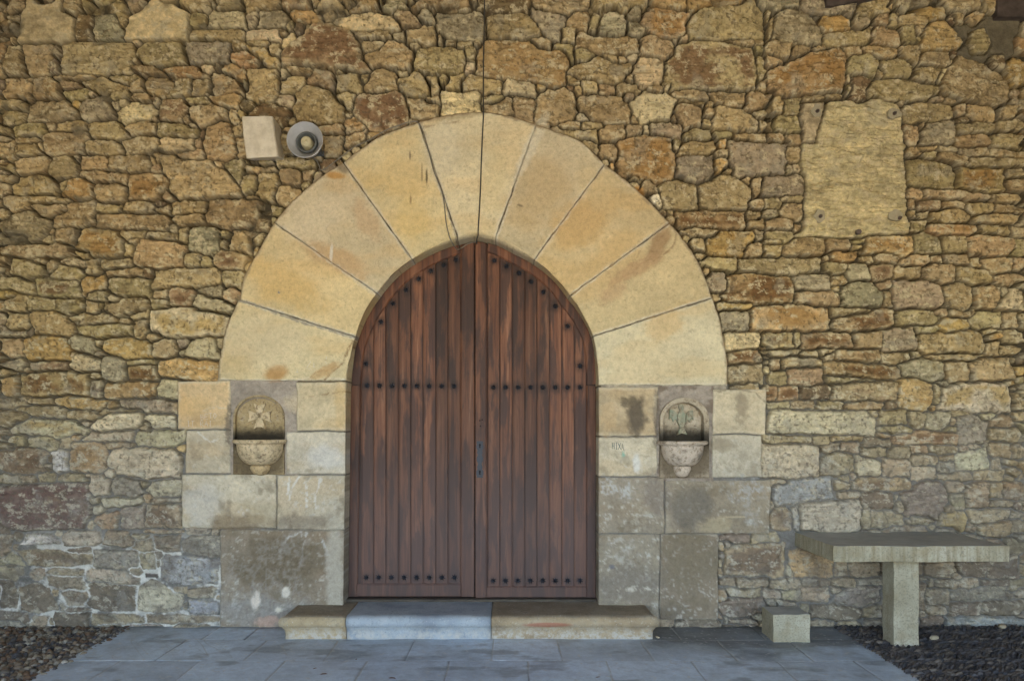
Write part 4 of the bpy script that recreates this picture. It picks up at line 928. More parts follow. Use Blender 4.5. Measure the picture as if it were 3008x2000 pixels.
def strip(outer, inner, depth_face, th, tint, grey_fn, bev=1.6):
    """moulded board between two polylines (photo px on the door plane); returns verts, quads, cols"""
    n = len(outer); V = []; Cc = []
    prof_ = [(0.0, th), (0.0, .003), (.04, 0), (.30, -.0), (.62, 0), (.86, 0), (.93, .004), (.96, .004), (1.0, .008), (1.0, th)]
    off = wr.rand()
    for (o, i_) in zip(outer, inner):
        for f, dz in prof_:
            x = o[0] + (i_[0] - o[0]) * f; y = o[1] + (i_[1] - o[1]) * f
            V.append((DX(x), DP - depth_face + dz, DZ(y))); Cc.append((tint, grey_fn(y), off))
    return V, grid_quads(n, len(prof_)), Cc

grey = lambda y: float(sstep(1180, 1620, np.float64(y)) * .85)
for side in (0, 1):
    pl0, pl1 = (1060.0, 1352.0) if side == 0 else (1431.0, 1722.5)
    pb = 1713.0 if side == 0 else 1721.0
    bot = 1751.0 if side == 0 else 1753.5
    # planks: one grooved sheet
    xs, ds, ti = [], [], []
    wpl = (pl1 - pl0) / 8
    tints = wr.uniform(.15, .95, 10); offs = wr.rand(10)
    for k in range(8):
        a = pl0 + k * wpl
        for f, d in ((0, .0075), (.6, .0075), (1.1, .001), (3.0, .0), (3.4, .0025), (3.9, 0), (wpl * .25, 0), (wpl * .38, 0), (wpl * .5, 0), (wpl * .62, 0), (wpl * .75, 0), (wpl - 1.2, 0), (wpl - .5, .0075)):
            xs.append(a + f); ds.append(d); ti.append(k)
    # run the outer board on under the frame
    xs = [pl0 - 30] + xs + [pl1 + 30]; ds = [.008] + ds + [.008]; ti = [0] + ti + [7]
    xs = np.array(xs); ds = np.array(ds)
    top = door_top(np.clip(xs, 1030, 1749)) + 14
    nr = 240
    T = np.linspace(0, 1, nr)[:, None]
    Y = (pb + 16) + (top[None, :] - (pb + 16)) * T
    X = np.repeat(xs[None, :], nr, 0)
    co = np.stack([DX(X), DP + .006 + np.repeat(ds[None, :], nr, 0), DZ(Y)], -1)
    halo = np.zeros(Y.shape)
    for (hx, hy) in (STUDS_L if side == 0 else STUDS_R) + [(pl0 + wpl * (k + .5), 1132 + 5.5 * side) for k in range(8)] + [(pl0 + wpl * (k + .5), 1696 + 9 * side) for k in range(8)]:
        halo = np.maximum(halo, sstep(24, 9, np.hypot((X - hx) * 1.1, (Y - hy)) + 4 * fbm(X, Y, 14, oct=3, seed=77)))
    tv = np.where(ds > .0015, -.9, tints[ti])
    cc = np.stack([np.repeat(tv[None, :], nr, 0) * (1 - .8 * halo), np.vectorize(grey)(Y), np.repeat(offs[ti][None, :], nr, 0)], -1)
    leaf = link("door_leaf", np_mesh("door_leaf", co, grid_quads(nr, len(xs))[:, ::-1], cc, smooth=False), M['oak'], door)
    leaf['label'] = ("left" if side == 0 else "right") + " leaf of the arched door" + ("" if side == 0 else ", with the black lock plate")
    leafs.append(leaf)
    V, Q, CC = [], [], []
    def addp(v, q_, c_):
        o_ = len(V); V.extend(v); Q.extend((q_ + o_).tolist()); CC.extend(c_)
    lift = .004
    # arched stile
    arc = DA[:apex + 1] if side == 0 else DA[apex:]
    arc = [p for p in arc if p[1] <= 1133]
    inn = offset_line(arc, 27)
    mid = 1352 if side == 0 else 1431
    if side == 0: arc2 = [p for p in arc if p[0] < mid]; inn2 = [(min(q_[0], mid), q_[1]) for p, q_ in zip(arc, inn) if p[0] < mid]
    else: arc2 = [p for p in arc if p[0] > mid]; inn2 = [(max(q_[0], mid), q_[1]) for p, q_ in zip(arc, inn) if p[0] > mid]
    inn2 = [(max(q_[0], 1058) if side == 0 else min(q_[0], 1723), q_[1]) for q_ in inn2]
    addp(*strip(arc2, inn2, lift + .003, .02, .72, grey))
    # lower outer stile
    n_ = 24; ys = np.linspace(1133, bot, n_)
    if side == 0: o_ = [(1031.5 - 8.5 * (y - 1133) / 620, y) for y in ys]; i_ = [(1060 - 10 * (y - 1133) / 620, y) for y in ys]
    else: o_ = [(1749.8, y) for y in ys]; i_ = [(1722, y) for y in ys]
    addp(*strip(o_, i_, lift, .02, .38, grey))
    # meeting stile, running up to the apex
    if side == 0: sa, sb = 1393.5, 1352
    else: sa, sb = 1396.5, 1431
    ys = np.linspace(730, bot, 34)
    ys2 = [(sa, door_top(sa) + 1)] + [(sa, y) for y in ys[1:]]
    i2 = [(sb, door_top(sb) + 1)] + [(sb, y) for y in ys[1:]]
    addp(*strip(ys2, i2, lift + (.0 if side == 0 else .009), .026, .42 if side == 0 else .62, grey))
    # bottom rail
    ra, rb = (1049.5, 1352) if side == 0 else (1431, 1722)
    xs3 = np.linspace(ra, rb, 12)
    o_ = [(x, bot) for x in xs3]; i_ = [(x, pb) for x in xs3]
    addp(*strip(o_, i_, lift - .0007, .02, .40, lambda y: .9))
    me = np_mesh("leaf_frame", np.array(V), np.array(Q), np.array(CC), smooth=False)
    fr = link("leaf_frame", me, M['oak'])
    fr.parent = leaf
# star studs
def stud_mesh():
    bm = bmesh.new()
    c0 = bm.verts.new((0, -.010, 0)); rim = []
    r1, r2 = .0300, .0125
    pts = []
    for k in range(14):
        a = math.pi * k / 7; r = r1 if k % 2 == 0 else r2
        pts.append(bm.verts.new((r * math.sin(a), -.0015, r * math.cos(a))))
    inner = []
    for k in range(14):
        a = math.pi * k / 7; r = .0125 if k % 2 == 0 else .0085
        inner.append(bm.verts.new((r * math.sin(a), -.007 if k % 2 == 0 else -.003, r * math.cos(a))))
    for k in range(14):
        bm.faces.new((pts[k], pts[(k + 1) % 14], inner[(k + 1) % 14], inner[k]))
        bm.faces.new((inner[k], inner[(k + 1) % 14], c0))
    back = [bm.verts.new((v.co.x, .004, v.co.z)) for v in pts]
    for k in range(14): bm.faces.new((pts[(k + 1) % 14], pts[k], back[k], back[(k + 1) % 14]))
    bmesh.ops.create_uvsphere(bm, u_segments=10, v_segments=8, radius=.0075, matrix=Matrix.Translation((0, -.0085, 0)))
    me = bpy.data.meshes.new("stud"); bmesh.ops.recalc_face_normals(bm, faces=bm.faces); bm.to_mesh(me); bm.free(); me.materials.append(M['iron'])
    return me
sm = stud_mesh()
def studs(side, lst):
    for (x, y) in lst:
        o = bpy.data.objects.new("stud", sm); C.objects.link(o); o.parent = leafs[side]
        o.location = Vector((DX(x), DP + .0045, DZ(y)))
        o.rotation_euler = (0, wr.uniform(-.15, .15), 0)
        o['group'] = "star shaped studs on the door"
studs(0, STUDS_L + [(1060 + 36.5 * (k + .5), 1132 + .3 * k) for k in range(8)] + [(1056.5 + 37.6 * (k + .5) - (k * .5), 1695.5) for k in range(8)])
studs(1, STUDS_R + [(1431 + 36.4 * (k + .5), 1137.5) for k in range(8)] + [(1430 + 36.5 * (k + .5), 1705) for k in range(8)])
# lock plate with two keyholes
bm = bmesh.new()
half = [(0, 10), (2, 9), (5, 10.5), (9, 8), (14, 11), (22, 10), (27, 6.5), (34, 8.5), (40, 5.5), (50, 9.5), (56, 9.5), (66, 5), (76, 8), (82, 6.5), (88, 10.5), (98, 10.5), (103, 8), (107, 10)]
pr = [(1409.8 + hw, 1295 + y) for y, hw in half] + [(1409.8 - hw, 1295 + y) for y, hw in reversed(half)]
fv = [bm.verts.new((DX(x), DP - .019, DZ(y))) for x, y in pr]
bm.faces.new(fv)
r_ = bmesh.ops.extrude_face_region(bm, geom=bm.faces[:])
for v in r_['geom']:
    if isinstance(v, bmesh.types.BMVert): v.co.y = DP - .010
def keyh(cx, cy):
    ring = [bm.verts.new((DX(cx + 3.1 * math.sin(a)), DP - .0205, DZ(cy - 3.1 * math.cos(a)))) for a in np.linspace(0, 2 * math.pi, 12, endpoint=False)]
    f = bm.faces.new(ring); f.material_index = 1
    q_ = [bm.verts.new((DX(cx + dx), DP - .0207, DZ(cy + dy))) for dx, dy in ((-1.3, 1), (1.3, 1), (2.2, 9), (-2.2, 9))]
    f = bm.faces.new(q_); f.material_index = 1
keyh(1409.8, 1306); keyh(1409.8, 1384)
lp = bm_link("lock_plate", bm, [M['iron'], M['hole']]); lp.parent = leafs[1]
for (x, y) in ((1409.5, 1235), (1416.5, 1232.5), (1411, 1251)):
    bm = bmesh.new()
    bmesh.ops.create_cone(bm, cap_ends=True, segments=10, radius1=.0055, radius2=.005, depth=.003, matrix=Matrix.Translation((DX(x), DP - .0145, DZ(y))) @ Matrix.Rotation(R(90), 4, 'X'))
    o = bm_link("bolt_hole", bm, M['hole']); o.parent = leafs[1]
for o in leafs[0].children[:] + leafs[1].children[:]:
    pass
# threshold board, weather bar and dark lining behind the joints
m, nt, b = nmat("old dark threshold wood", 0.7, 0.3); M['sill'] = m
c = ramp(nt, noise(nt, 1, 6, .7, coords(nt, (6, 30, 60))), [(0.3, (.03, .024, .02)), (0.55, (.085, .07, .052)), (0.8, (.16, .12, .08))])
nt.links.new(c, b.inputs["Base Color"])
def box(name, x0, x1, y0, y1, z0, z1, mat, parent=None, bev=.004, seg=2, loc=None):
    bm = bmesh.new()
    bmesh.ops.create_cube(bm, size=1, matrix=Matrix.Translation(((x0 + x1) / 2, (y0 + y1) / 2, (z0 + z1) / 2)) @ Matrix.Diagonal((x1 - x0, y1 - y0, z1 - z0, 1)))
    if bev: bmesh.ops.bevel(bm, geom=bm.edges[:], offset=bev, segments=seg, affect='EDGES', profile=.6)
    return bm_link(name, bm, mat, parent, loc)
box("threshold", DX(1018), DX(1757), .10, .30, DZ(1768), DZ(1753), M['sill'], door, .006)
bk = []
bm = bmesh.new()
pts = [(1020, 1768)] + [(x, y - 3) for x, y in DA if y < 1133] + [(1756, 1768)]
bm.faces.new([bm.verts.new((DX(x), DP + .06, DZ(y))) for x, y in pts])
r_ = bmesh.ops.extrude_face_region(bm, geom=bm.faces[:])
for v in r_['geom']:
    if isinstance(v, bmesh.types.BMVert): v.co.y = DP + .09
bm_link("backing_boards", bm, M['sill'], door)
# ---------------------------------------------------------------- ground: paving, pebbles, far ground
PLX, PRX = -2.88, 2.43
def fpx(X, Y):   # floor point -> x,y tables
    return X, Y
nx, ny = 760, 520
xs = np.linspace(PLX, PRX, nx); ys = np.concatenate([np.linspace(.02, -2.2, 400), np.linspace(-2.2, -9.0, 121)[1:]])
X, Y = np.meshgrid(xs, ys); x100 = X * 390; y100 = Y * 390
rowy = [0.05, -.36, -.86, -1.36, -1.88, -2.4, -2.95, -3.5, -4.1, -4.7, -5.3, -5.9, -6.5, -7.2, -8, -9.2]
jx = {1: [-2.30, -1.73, -1.22, -.69, -.13, .32, .915, 1.45, 1.945], 2: [-2.52, -2.0, -1.46, -.93, -.40, .10, .60, 1.15, 1.70, 2.2], 0: [-2.2, -1.9, 1.2, 1.8]}
yw = Y + .006 * fbm(x100, y100, 220, oct=3, seed=601); xw = X + .006 * fbm(x100, y100, 160, oct=3, seed=602)
row = np.zeros(Y.shape, int) - 1; dj = np.full(Y.shape, 9.0)
for r in range(len(rowy)):
    dj = np.minimum(dj, np.abs(yw - rowy[r])); row = np.where(yw < rowy[r], r, row)
djx = np.full(Y.shape, 9.0); cell = np.zeros(Y.shape, int)
for r in range(len(rowy)):
    js = jx.get(r) or sorted(np.arange(PLX, PRX, .54) + random.Random(r).uniform(0, .5))
    mm = row == r
    for j_ in js:
        djx = np.where(mm, np.minimum(djx, np.abs(xw - j_)), djx); cell = np.where(mm & (xw > j_), cell + 1, cell)
dmin = np.minimum(dj, djx)
jn_ = fbm(x100, y100, 60, oct=4, seed=605)
joint = sstep(.0075, .002, dmin + .003 * jn_)
cid = row * 31 + cell
cr = hash2(cid, cid * 7 + 3, 9)
n1 = fbm(x100, y100, 200, oct=5, seed=610, gain=.6); n2 = fbm(x100, y100, 40, oct=5, seed=611, gain=.6); n3 = fbm(x100 * .5 + y100 * .35, y100 * .25, 12, 60, oct=4, seed=612)
col = np.ones(X.shape + (3,), np.float32) * np.array((.50, .58, .66), np.float32)
col = col * (1 + .10 * cr + .22 * n1 + .12 * n2)[..., None]
col = mixc(col, (.46, .49, .52), .30 * sstep(.3, .9, n3) * sstep(-.4, .5, n1))
col = mixc(col, (.20, .175, .13), .45 * sstep(.15, .8, fbm(x100, y100, 150, oct=4, seed=613)) * sstep(-.9, -.2, Y))
col = mixc(col, (.12, .125, .13), .5 * sstep(.25, .8, fbm(x100, y100, 90, 50, oct=5, seed=614)))
# damp, dirty strip on the right along the wall with ragged islands
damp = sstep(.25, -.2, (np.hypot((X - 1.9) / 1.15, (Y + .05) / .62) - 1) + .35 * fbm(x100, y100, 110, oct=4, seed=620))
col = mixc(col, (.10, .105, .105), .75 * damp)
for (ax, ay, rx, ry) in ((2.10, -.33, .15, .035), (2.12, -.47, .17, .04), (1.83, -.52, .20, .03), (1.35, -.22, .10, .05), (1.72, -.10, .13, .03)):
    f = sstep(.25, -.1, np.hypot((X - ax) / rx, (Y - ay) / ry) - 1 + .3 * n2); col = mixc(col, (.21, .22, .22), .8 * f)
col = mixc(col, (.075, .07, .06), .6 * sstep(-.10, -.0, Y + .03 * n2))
jc = np.where((fbm(x100, y100, 300, oct=2, seed=630) > -.1)[..., None], np.array((.36, .35, .31), np.float32), np.array((.13, .135, .14), np.float32))
col = col * (1 - joint[..., None] * .75) + jc * joint[..., None] * .75
spk = sstep(.80, .92, fbm(x100, y100, 9, oct=2, seed=640)); col = mixc(col, (.55, .55, .53), .7 * spk)
scr = sstep(.975, .995, 1 - np.abs(fbm(x100 * .8 + y100 * .55, y100 * .25 - x100 * .05, 34, 90, oct=2, seed=650))) * sstep(.1, .5, fbm(x100, y100, 240, oct=2, seed=651))
col = mixc(col, (.36, .36, .34), .6 * scr)
Z = .0015 * n2 + .003 * n1 + .002 * cr - .004 * joint
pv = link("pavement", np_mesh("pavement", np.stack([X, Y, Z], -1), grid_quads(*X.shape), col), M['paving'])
tag(pv, kind='structure')

m, nt, b = nmat("sunlit gravel yard", 0.95, 0.1); M['yard'] = m
c = ramp(nt, noise(nt, .35, 8, .65, coords(nt)), [(0.3, (.42, .33, .20)), (0.7, (.58, .47, .30))])
nt.links.new(c, b.inputs["Base Color"])
bm = bmesh.new()
for (a, b_, c_, d) in ((-300, 300, -300, 60),):
    bm.faces.new([bm.verts.new(p) for p in ((a, c_, -.035), (b_, c_, -.035), (b_, d, -.035), (a, d, -.035))])
tag(bm_link("ground", bm, M['yard']), kind='structure')
m, nt, b = nmat("damp earth bed", 0.9, 0.2); M['bed'] = m
c = ramp(nt, noise(nt, 30, 6, .65, coords(nt)), [(0.3, (.03, .026, .02)), (0.7, (.08, .07, .055))])
nt.links.new(c, b.inputs["Base Color"])
for (a, b_) in ((-6.5, PLX), (PRX, 6.5)):
    o = box("pebble_bed_soil", a, b_, -9.0, .02, -.03, -.012, M['bed'], None, 0)
    tag(o, kind='structure'); o.name = "earth"
# pebbles
bm = bmesh.new(); bmesh.ops.create_icosphere(bm, subdivisions=2, radius=1)
iv = np.array([v.co[:] for v in bm.verts], np.float32); it_ = np.array([[v.index for v in f.verts] for f in bm.faces], np.int32); bm.free()
def pebbles(name, xa, xb, ya, yb, mode, seed):
    r = np.random.RandomState(seed); P = []
    if mode == 'L':
        y = yb
        while y > ya:
            x = xa if r.rand() > 0 else xa
            while x < xb:
                s = r.uniform(.014, .028); P.append((x + s + r.uniform(-.008, .008), y + r.uniform(-.01, .01), s * r.uniform(.8, 1.3), s * r.uniform(.6, .95), s * r.uniform(.6, 1.1), r.uniform(0, 3.14), r.uniform(-.4, .4)))
                x += s * 1.55
            y -= .030 if y > -1.7 else .07
    else:
        y = yb; k = 0
        while y > ya:
            x = xa
            while x < xb:
                P.append((x + r.uniform(-.004, .004), y + r.uniform(-.006, .006), r.uniform(.028, .040), r.uniform(.009, .014), r.uniform(.022, .034), R(40 if (k // 4) % 2 == 0 else 8) + r.uniform(-.22, .22), r.uniform(-.3, .3)))
                x += .040
            y -= .030 if y > -1.7 else .06; k += 1
    P = np.array(P, np.float32); n = len(P)
    ca, sa = np.cos(P[:, 5]), np.sin(P[:, 5]); ct, st = np.cos(P[:, 6]), np.sin(P[:, 6])
    v = iv[None] * P[:, None, 2:5]
    v = v * (1 + .10 * r.randn(n, len(iv), 1).astype(np.float32) * .5)
    x1 = v[..., 0] * ct[:, None] - v[..., 2] * st[:, None]; z1 = v[..., 0] * st[:, None] + v[..., 2] * ct[:, None]
    x2 = x1 * ca[:, None] - v[..., 1] * sa[:, None]; y2 = x1 * sa[:, None] + v[..., 1] * ca[:, None]
    zz = -.012 + r.uniform(-.006, .006, n).astype(np.float32)
    co = np.stack([x2 + P[:, 0:1], y2 + P[:, 1:2], z1 + zz[:, None]], -1)
    f = (it_[None] + (np.arange(n) * len(iv))[:, None, None]).reshape(-1, 3)
    pal = np.array([(.17, .12, .075), (.10, .085, .07), (.22, .18, .125), (.07, .065, .065), (.28, .245, .19), (.14, .085, .05)], np.float32) if mode == 'L' else \
        np.array([(.045, .040, .038), (.060, .050, .042), (.035, .035, .038), (.085, .07, .055), (.05, .046, .045)], np.float32)
    pc = pal[r.randint(0, len(pal), n)] * r.uniform(.7, 1.25, (n, 1)) * (1.1 if mode == 'L' else 1.5)
    pc = np.repeat(pc[:, None], len(iv), 1)
    o = link(name, np_mesh(name, co, f, pc), M['pebble'])
    return o
tag(pebbles("pebble_bed", -4.7, PLX + .012, -2.6, -.01, 'L', 1), "brown and grey rounded pebbles set in the ground left of the paving", "pebbles", kind='stuff')
tag(pebbles("cobble_bed", PRX + .004, 4.6, -2.6, -.01, 'R', 2), "dark narrow cobbles set on edge in rows under the stone table", "cobbles", kind='stuff')
# crooked edging cobbles run over the paving edge a little
# ---------------------------------------------------------------- materials of carved stone
def carved(name, seed, hue=(.46, .37, .22)):
    m, nt, b = nmat(name, 0.85, 0.25)
    v = coords(nt)
    a = noise(nt, 7 + seed, 6, .65, v); f = noise(nt, 38, 6, .7, v); g = noise(nt, 130, 3, .6, v)
    h = Vector(hue)
    c = ramp(nt, a, [(0.30, tuple(h * .55)), (0.45, tuple(h * 1.1)), (0.60, tuple(h * 1.3)), (0.75, (.52, .47, .38))])
    c = mix(nt, ramp(nt, f, [(0.50, 0), (0.64, .8)]), c, (.16, .11, .065))
    c = mix(nt, ramp(nt, g, [(0.62, 0), (0.72, .6)]), c, (.66, .62, .54))
    nt.links.new(c, b.inputs["Base Color"])
    bump(nt, b, g, .3, .003, bump(nt, b, f, .5, .008))
    return m, nt, b, c
def mulh(nt, s):
    q = nt.nodes.new("ShaderNodeMath"); q.operation = 'MULTIPLY'; q.inputs[1].default_value = .5; nt.links.new(s, q.inputs[0]); return q.outputs[0]
def panel_stain_shade(src, cx, cz, rx, rz, name, hue, seed):
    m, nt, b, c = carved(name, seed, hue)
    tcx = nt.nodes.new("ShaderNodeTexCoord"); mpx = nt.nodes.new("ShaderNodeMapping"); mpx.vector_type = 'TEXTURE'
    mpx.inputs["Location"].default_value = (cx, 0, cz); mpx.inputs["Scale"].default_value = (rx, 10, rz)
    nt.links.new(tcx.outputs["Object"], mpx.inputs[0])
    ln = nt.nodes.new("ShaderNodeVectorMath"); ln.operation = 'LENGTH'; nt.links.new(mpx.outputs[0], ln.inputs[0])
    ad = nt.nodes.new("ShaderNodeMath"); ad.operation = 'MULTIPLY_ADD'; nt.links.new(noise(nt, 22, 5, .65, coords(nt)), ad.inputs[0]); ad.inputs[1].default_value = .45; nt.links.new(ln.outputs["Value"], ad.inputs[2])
    c = mix(nt, ramp(nt, ad.outputs[0], [(.0, .96), (.85, .93), (1.0, .4)]) if False else ramp(nt, mulh(nt, ad.outputs[0]), [(0.34, .96), (0.50, .8), (0.85, 0.0)]), c, (.022, .019, .014))  # black band above the rim: water stain plus painted shade of the hollow
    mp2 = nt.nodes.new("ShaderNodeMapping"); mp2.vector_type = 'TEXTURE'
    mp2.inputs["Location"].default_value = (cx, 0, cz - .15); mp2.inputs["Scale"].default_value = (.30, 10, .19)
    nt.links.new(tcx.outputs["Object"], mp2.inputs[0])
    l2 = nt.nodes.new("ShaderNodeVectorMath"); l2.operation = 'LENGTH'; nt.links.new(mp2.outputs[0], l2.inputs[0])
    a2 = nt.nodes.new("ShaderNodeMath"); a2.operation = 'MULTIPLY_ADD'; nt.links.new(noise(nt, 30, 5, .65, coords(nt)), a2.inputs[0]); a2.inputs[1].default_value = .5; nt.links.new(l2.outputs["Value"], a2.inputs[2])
    c = mix(nt, ramp(nt, mulh(nt, a2.outputs[0]), [(0.42, .8), (0.62, 0.0)]), c, (.085, .062, .036))  # brown round the bowl: grime and contact shade in one colour
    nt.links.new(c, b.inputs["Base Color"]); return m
M['panelL'] = panel_stain_shade(None, WX(757), WZ(1292), .42, .075, "ochre niche stone with damp stain and shade", (.32, .245, .13), 1)
M['panelR'] = panel_stain_shade(None, WX(2007), WZ(1294), .40, .085, "grey niche stone with damp stain and shade", (.38, .32, .23), 3)
M['fontL'] = carved("ochre carved stone", 1, (.44, .33, .18))[0]
M['fontR'] = carved("greyish carved stone", 3, (.38, .32, .23))[0]
m, nt, b, c = carved("green tinged relief stone", 2, (.30, .28, .20)); M['relief'] = m
v = coords(nt); c2 = mix(nt, ramp(nt, noise(nt, 14, 4, .6, v), [(0.50, 0), (0.62, .5)]), c, (.19, .27, .20)); nt.links.new(c2, b.inputs["Base Color"])
M['basinR'] = carved("pinkish mottled basin stone", 4, (.46, .39, .31))[0]
M['basinL'] = carved("pale ochre basin stone", 5, (.50, .40, .25))[0]

def lathe_half(name, prof, cx, yw, mat, parent, nseg=40, squash=1.0, a0=0.0, a1=math.pi, smooth=True):
    """half-round body standing out of the wall towards -y; prof = list of (radius, z)"""
    bm = bmesh.new(); rows = []
    for r, z in prof:
        row = [bm.verts.new((cx + r * math.cos(a), yw - r * squash * math.sin(a), z)) for a in np.linspace(a0, a1, nseg)]
        rows.append(row)
    for i in range(len(rows) - 1):
        for j in range(nseg - 1):
            try: bm.faces.new((rows[i][j], rows[i][j + 1], rows[i + 1][j + 1], rows[i + 1][j]))
            except ValueError: pass
    bmesh.ops.remove_doubles(bm, verts=bm.verts, dist=1e-5)
    return bm_link(name, bm, mat, parent, smooth=smooth)

def slab_px(name, pts, y_back, y_front, mat, parent, bev=.006, smooth=False, seg=2):
    """upright slab with a photo-pixel outline on the wall plane"""
    bm = bmesh.new()
    f = bm.faces.new([bm.verts.new((WX(x), y_front, WZ(y))) for x, y in pts])
    r = bmesh.ops.extrude_face_region(bm, geom=[f])
    nv = [v for v in r['geom'] if isinstance(v, bmesh.types.BMVert)]
    for v in nv: v.co.y = y_back
    if bev:
        ed = [e_ for e_ in bm.edges if all(abs(v.co.y - y_front) < 1e-6 for v in e_.verts)]
        bmesh.ops.bevel(bm, geom=ed, offset=bev, segments=seg, affect='EDGES', profile=.6)
    return bm_link(name, bm, mat, parent, smooth=smooth)

def arch_pts(x0, x1, yb, ys, yt, n=18):
    cx = (x0 + x1) / 2; rx = (x1 - x0) / 2
    return [(x0, yb)] + [(cx - rx * math.cos(a), ys - (ys - yt) * math.sin(a)) for a in np.linspace(0, math.pi, n)] + [(x1, yb)]

def niche(name, outer, inner, y_back, y_front, y_in, mat, parent):
    """slab with an arched recess: outer/inner polylines with equal counts"""
    bm = bmesh.new(); n = len(outer)
    rings = []
    for pts, y in ((outer, y_back), (outer, y_front + .006), ([(o[0] * .97 + i[0] * .03, o[1] * .97 + i[1] * .03) for o, i in zip(outer, inner)], y_front),
                   ([(o[0] * .12 + i[0] * .88, o[1] * .12 + i[1] * .88) for o, i in zip(outer, inner)], y_front), (inner, y_front + .006), (inner, y_in)):
        rings.append([bm.verts.new((WX(x), y, WZ(z))) for x, z in pts])
    for a, b_ in zip(rings[:-1], rings[1:]):
        for k in range(n): bm.faces.new((a[k], a[(k + 1) % n], b_[(k + 1) % n], b_[k]))
    bm.faces.new(rings[-1])
    return bm_link(name, bm, mat, parent)

def bowl_profile(rim_r, z_rim, z_bot, r_bot, lip=.012):
    p = [(rim_r - .035, z_rim - .05), (rim_r - .028, z_rim - .008), (rim_r - .012, z_rim), (rim_r, z_rim), (rim_r + lip * .6, z_rim - .008), (rim_r + lip * .6, z_rim - .020), (rim_r - .006, z_rim - .030), (rim_r - .018, z_rim - .034), (rim_r - .020, z_rim - .042)]
    for k in range(1, 13):
        a = math.pi / 2 * k / 12
        p.append((r_bot + (rim_r - .020 - r_bot) * math.cos(a), (z_rim - .042) - (z_rim - .042 - z_bot) * math.sin(a)))
    return p
# left stoup
fl = empty("holy_water_stoup", (WX(757), 0, WZ(1395)), label="ochre carved stone stoup left of the door with a cross in its niche", cat="stoup", group="stone stoups beside the door")
o_out = arch_pts(686, 836, 1394, 1225, 1160, 26)
ii = arch_pts(692, 830, 1308, 1228, 1166, 26)
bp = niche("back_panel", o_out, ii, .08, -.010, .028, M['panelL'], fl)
tp = arch_pts(690, 832, 1290, 1228, 1164, 26)
# the cross: four flared arms in low relief
def cross_px(name, cx, cy, s, y0, y1, mat, parent):
    bm = bmesh.new()
    for k in range(4):
        a = math.pi / 2 * k
        pts = [(-.16, .10), (.16, .10), (.46, .95), (.15, .80), (-.15, .80), (-.46, .95)]
        vs_ = [bm.verts.new((WX(cx + s * (x * math.cos(a) - y * math.sin(a))), y1, WZ(cy - s * (x * math.sin(a) + y * math.cos(a)) * 1.05))) for x, y in pts]
        f = bm.faces.new(vs_); r = bmesh.ops.extrude_face_region(bm, geom=[f])
        for v in r['geom']:
            if isinstance(v, bmesh.types.BMVert): v.co.y = y0
    return bm_link(name, bm, mat, parent)
cross_px("cross_relief", 761, 1222, 38, .035, .010, M['basinL'], fl)
zr = WZ(1291, -.12); zb = WZ(1366, -.06); cxl = WX(757, -.08)
lathe_half("basin", bowl_profile(.190, zr, zb, .055), cxl, -.012, M['basinL'], fl, squash=1.12)
zk = WZ(1396, -.04)
lathe_half("boss", [(.055, zb + .004), (.074, zb - .008), (.078, zb - .022), (.070, (zb + zk) / 2 - .004), (.050, zk + .010), (.02, zk), (0.0, zk)], cxl, -.012, M['fontL'], fl, squash=.9)
m, nt, b = nmat("black water stain in basin", .25, .5); M['wet'] = m; b.inputs["Base Color"].default_value = (.02, .018, .014, 1)
lathe_half("water_bowl", [(.160, zr - .030), (0.0, zr - .034)], cxl, -.012, M['wet'], fl, squash=.92)
# right stoup
fr_ = empty("holy_water_stoup", (WX(2008), 0, WZ(1402)), label="greyish carved stone stoup right of the door with a greenish relief in its niche", cat="stoup", group="stone stoups beside the door")
oo = arch_pts(1937, 2081, 1403, 1232, 1168, 26); ii = arch_pts(1948, 2065, 1300, 1236, 1183, 26)
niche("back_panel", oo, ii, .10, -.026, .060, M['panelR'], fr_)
# eagle-like relief: head, two drooping wings, tail
def relief(name, shapes, y0, y1, mat, parent):
    bm = bmesh.new()
    for pts in shapes:
        f = bm.faces.new([bm.verts.new((WX(x), y1, WZ(y))) for x, y in pts]); r = bmesh.ops.extrude_face_region(bm, geom=[f])
        for v in r['geom']:
            if isinstance(v, bmesh.types.BMVert): v.co.y = y0
    bmesh.ops.bevel(bm, geom=[e_ for e_ in bm.edges if all(abs(v.co.y - y1) < 1e-6 for v in e_.verts)], offset=.003, segments=2, affect='EDGES')
    return bm_link(name, bm, mat, parent)
relief("bird_relief", [[(1998, 1188), (2008, 1186), (2013, 1196), (2010, 1206), (2016, 1216), (2018, 1236), (2012, 1254), (2002, 1256), (1994, 1240), (1994, 1218), (2001, 1206), (1996, 1196)],
                       [(1992, 1212), (1982, 1204), (1970, 1202), (1969, 1232), (1975, 1226), (1981, 1238), (1988, 1230), (1993, 1238)],
                       [(2020, 1212), (2028, 1206), (2039, 1205), (2041, 1234), (2035, 1228), (2030, 1240), (2024, 1232), (2019, 1240)],
                       [(2000, 1258), (2012, 1256), (2022, 1276), (2006, 1272), (1992, 1278)]], .065, .036, M['relief'], fr_)
zr = WZ(1295, -.12); zb = WZ(1369, -.06); cxr = WX(2008.5, -.08)
lathe_half("basin", bowl_profile(.178, zr, zb, .06, .02), cxr, -.016, M['basinR'], fr_, squash=1.12)
zk = WZ(1401, -.04)
lathe_half("boss", [(.055, zb + .004), (.066, zb - .006), (.068, zb - .022), (.060, (zb + zk) / 2 - .004), (.044, zk + .010), (.02, zk), (0.0, zk)], cxr, -.016, M['basinR'], fr_, squash=.9)
lathe_half("water_bowl", [(.150, zr - .030), (0.0, zr - .034)], cxr, -.016, M['wet'], fr_, squash=.92)

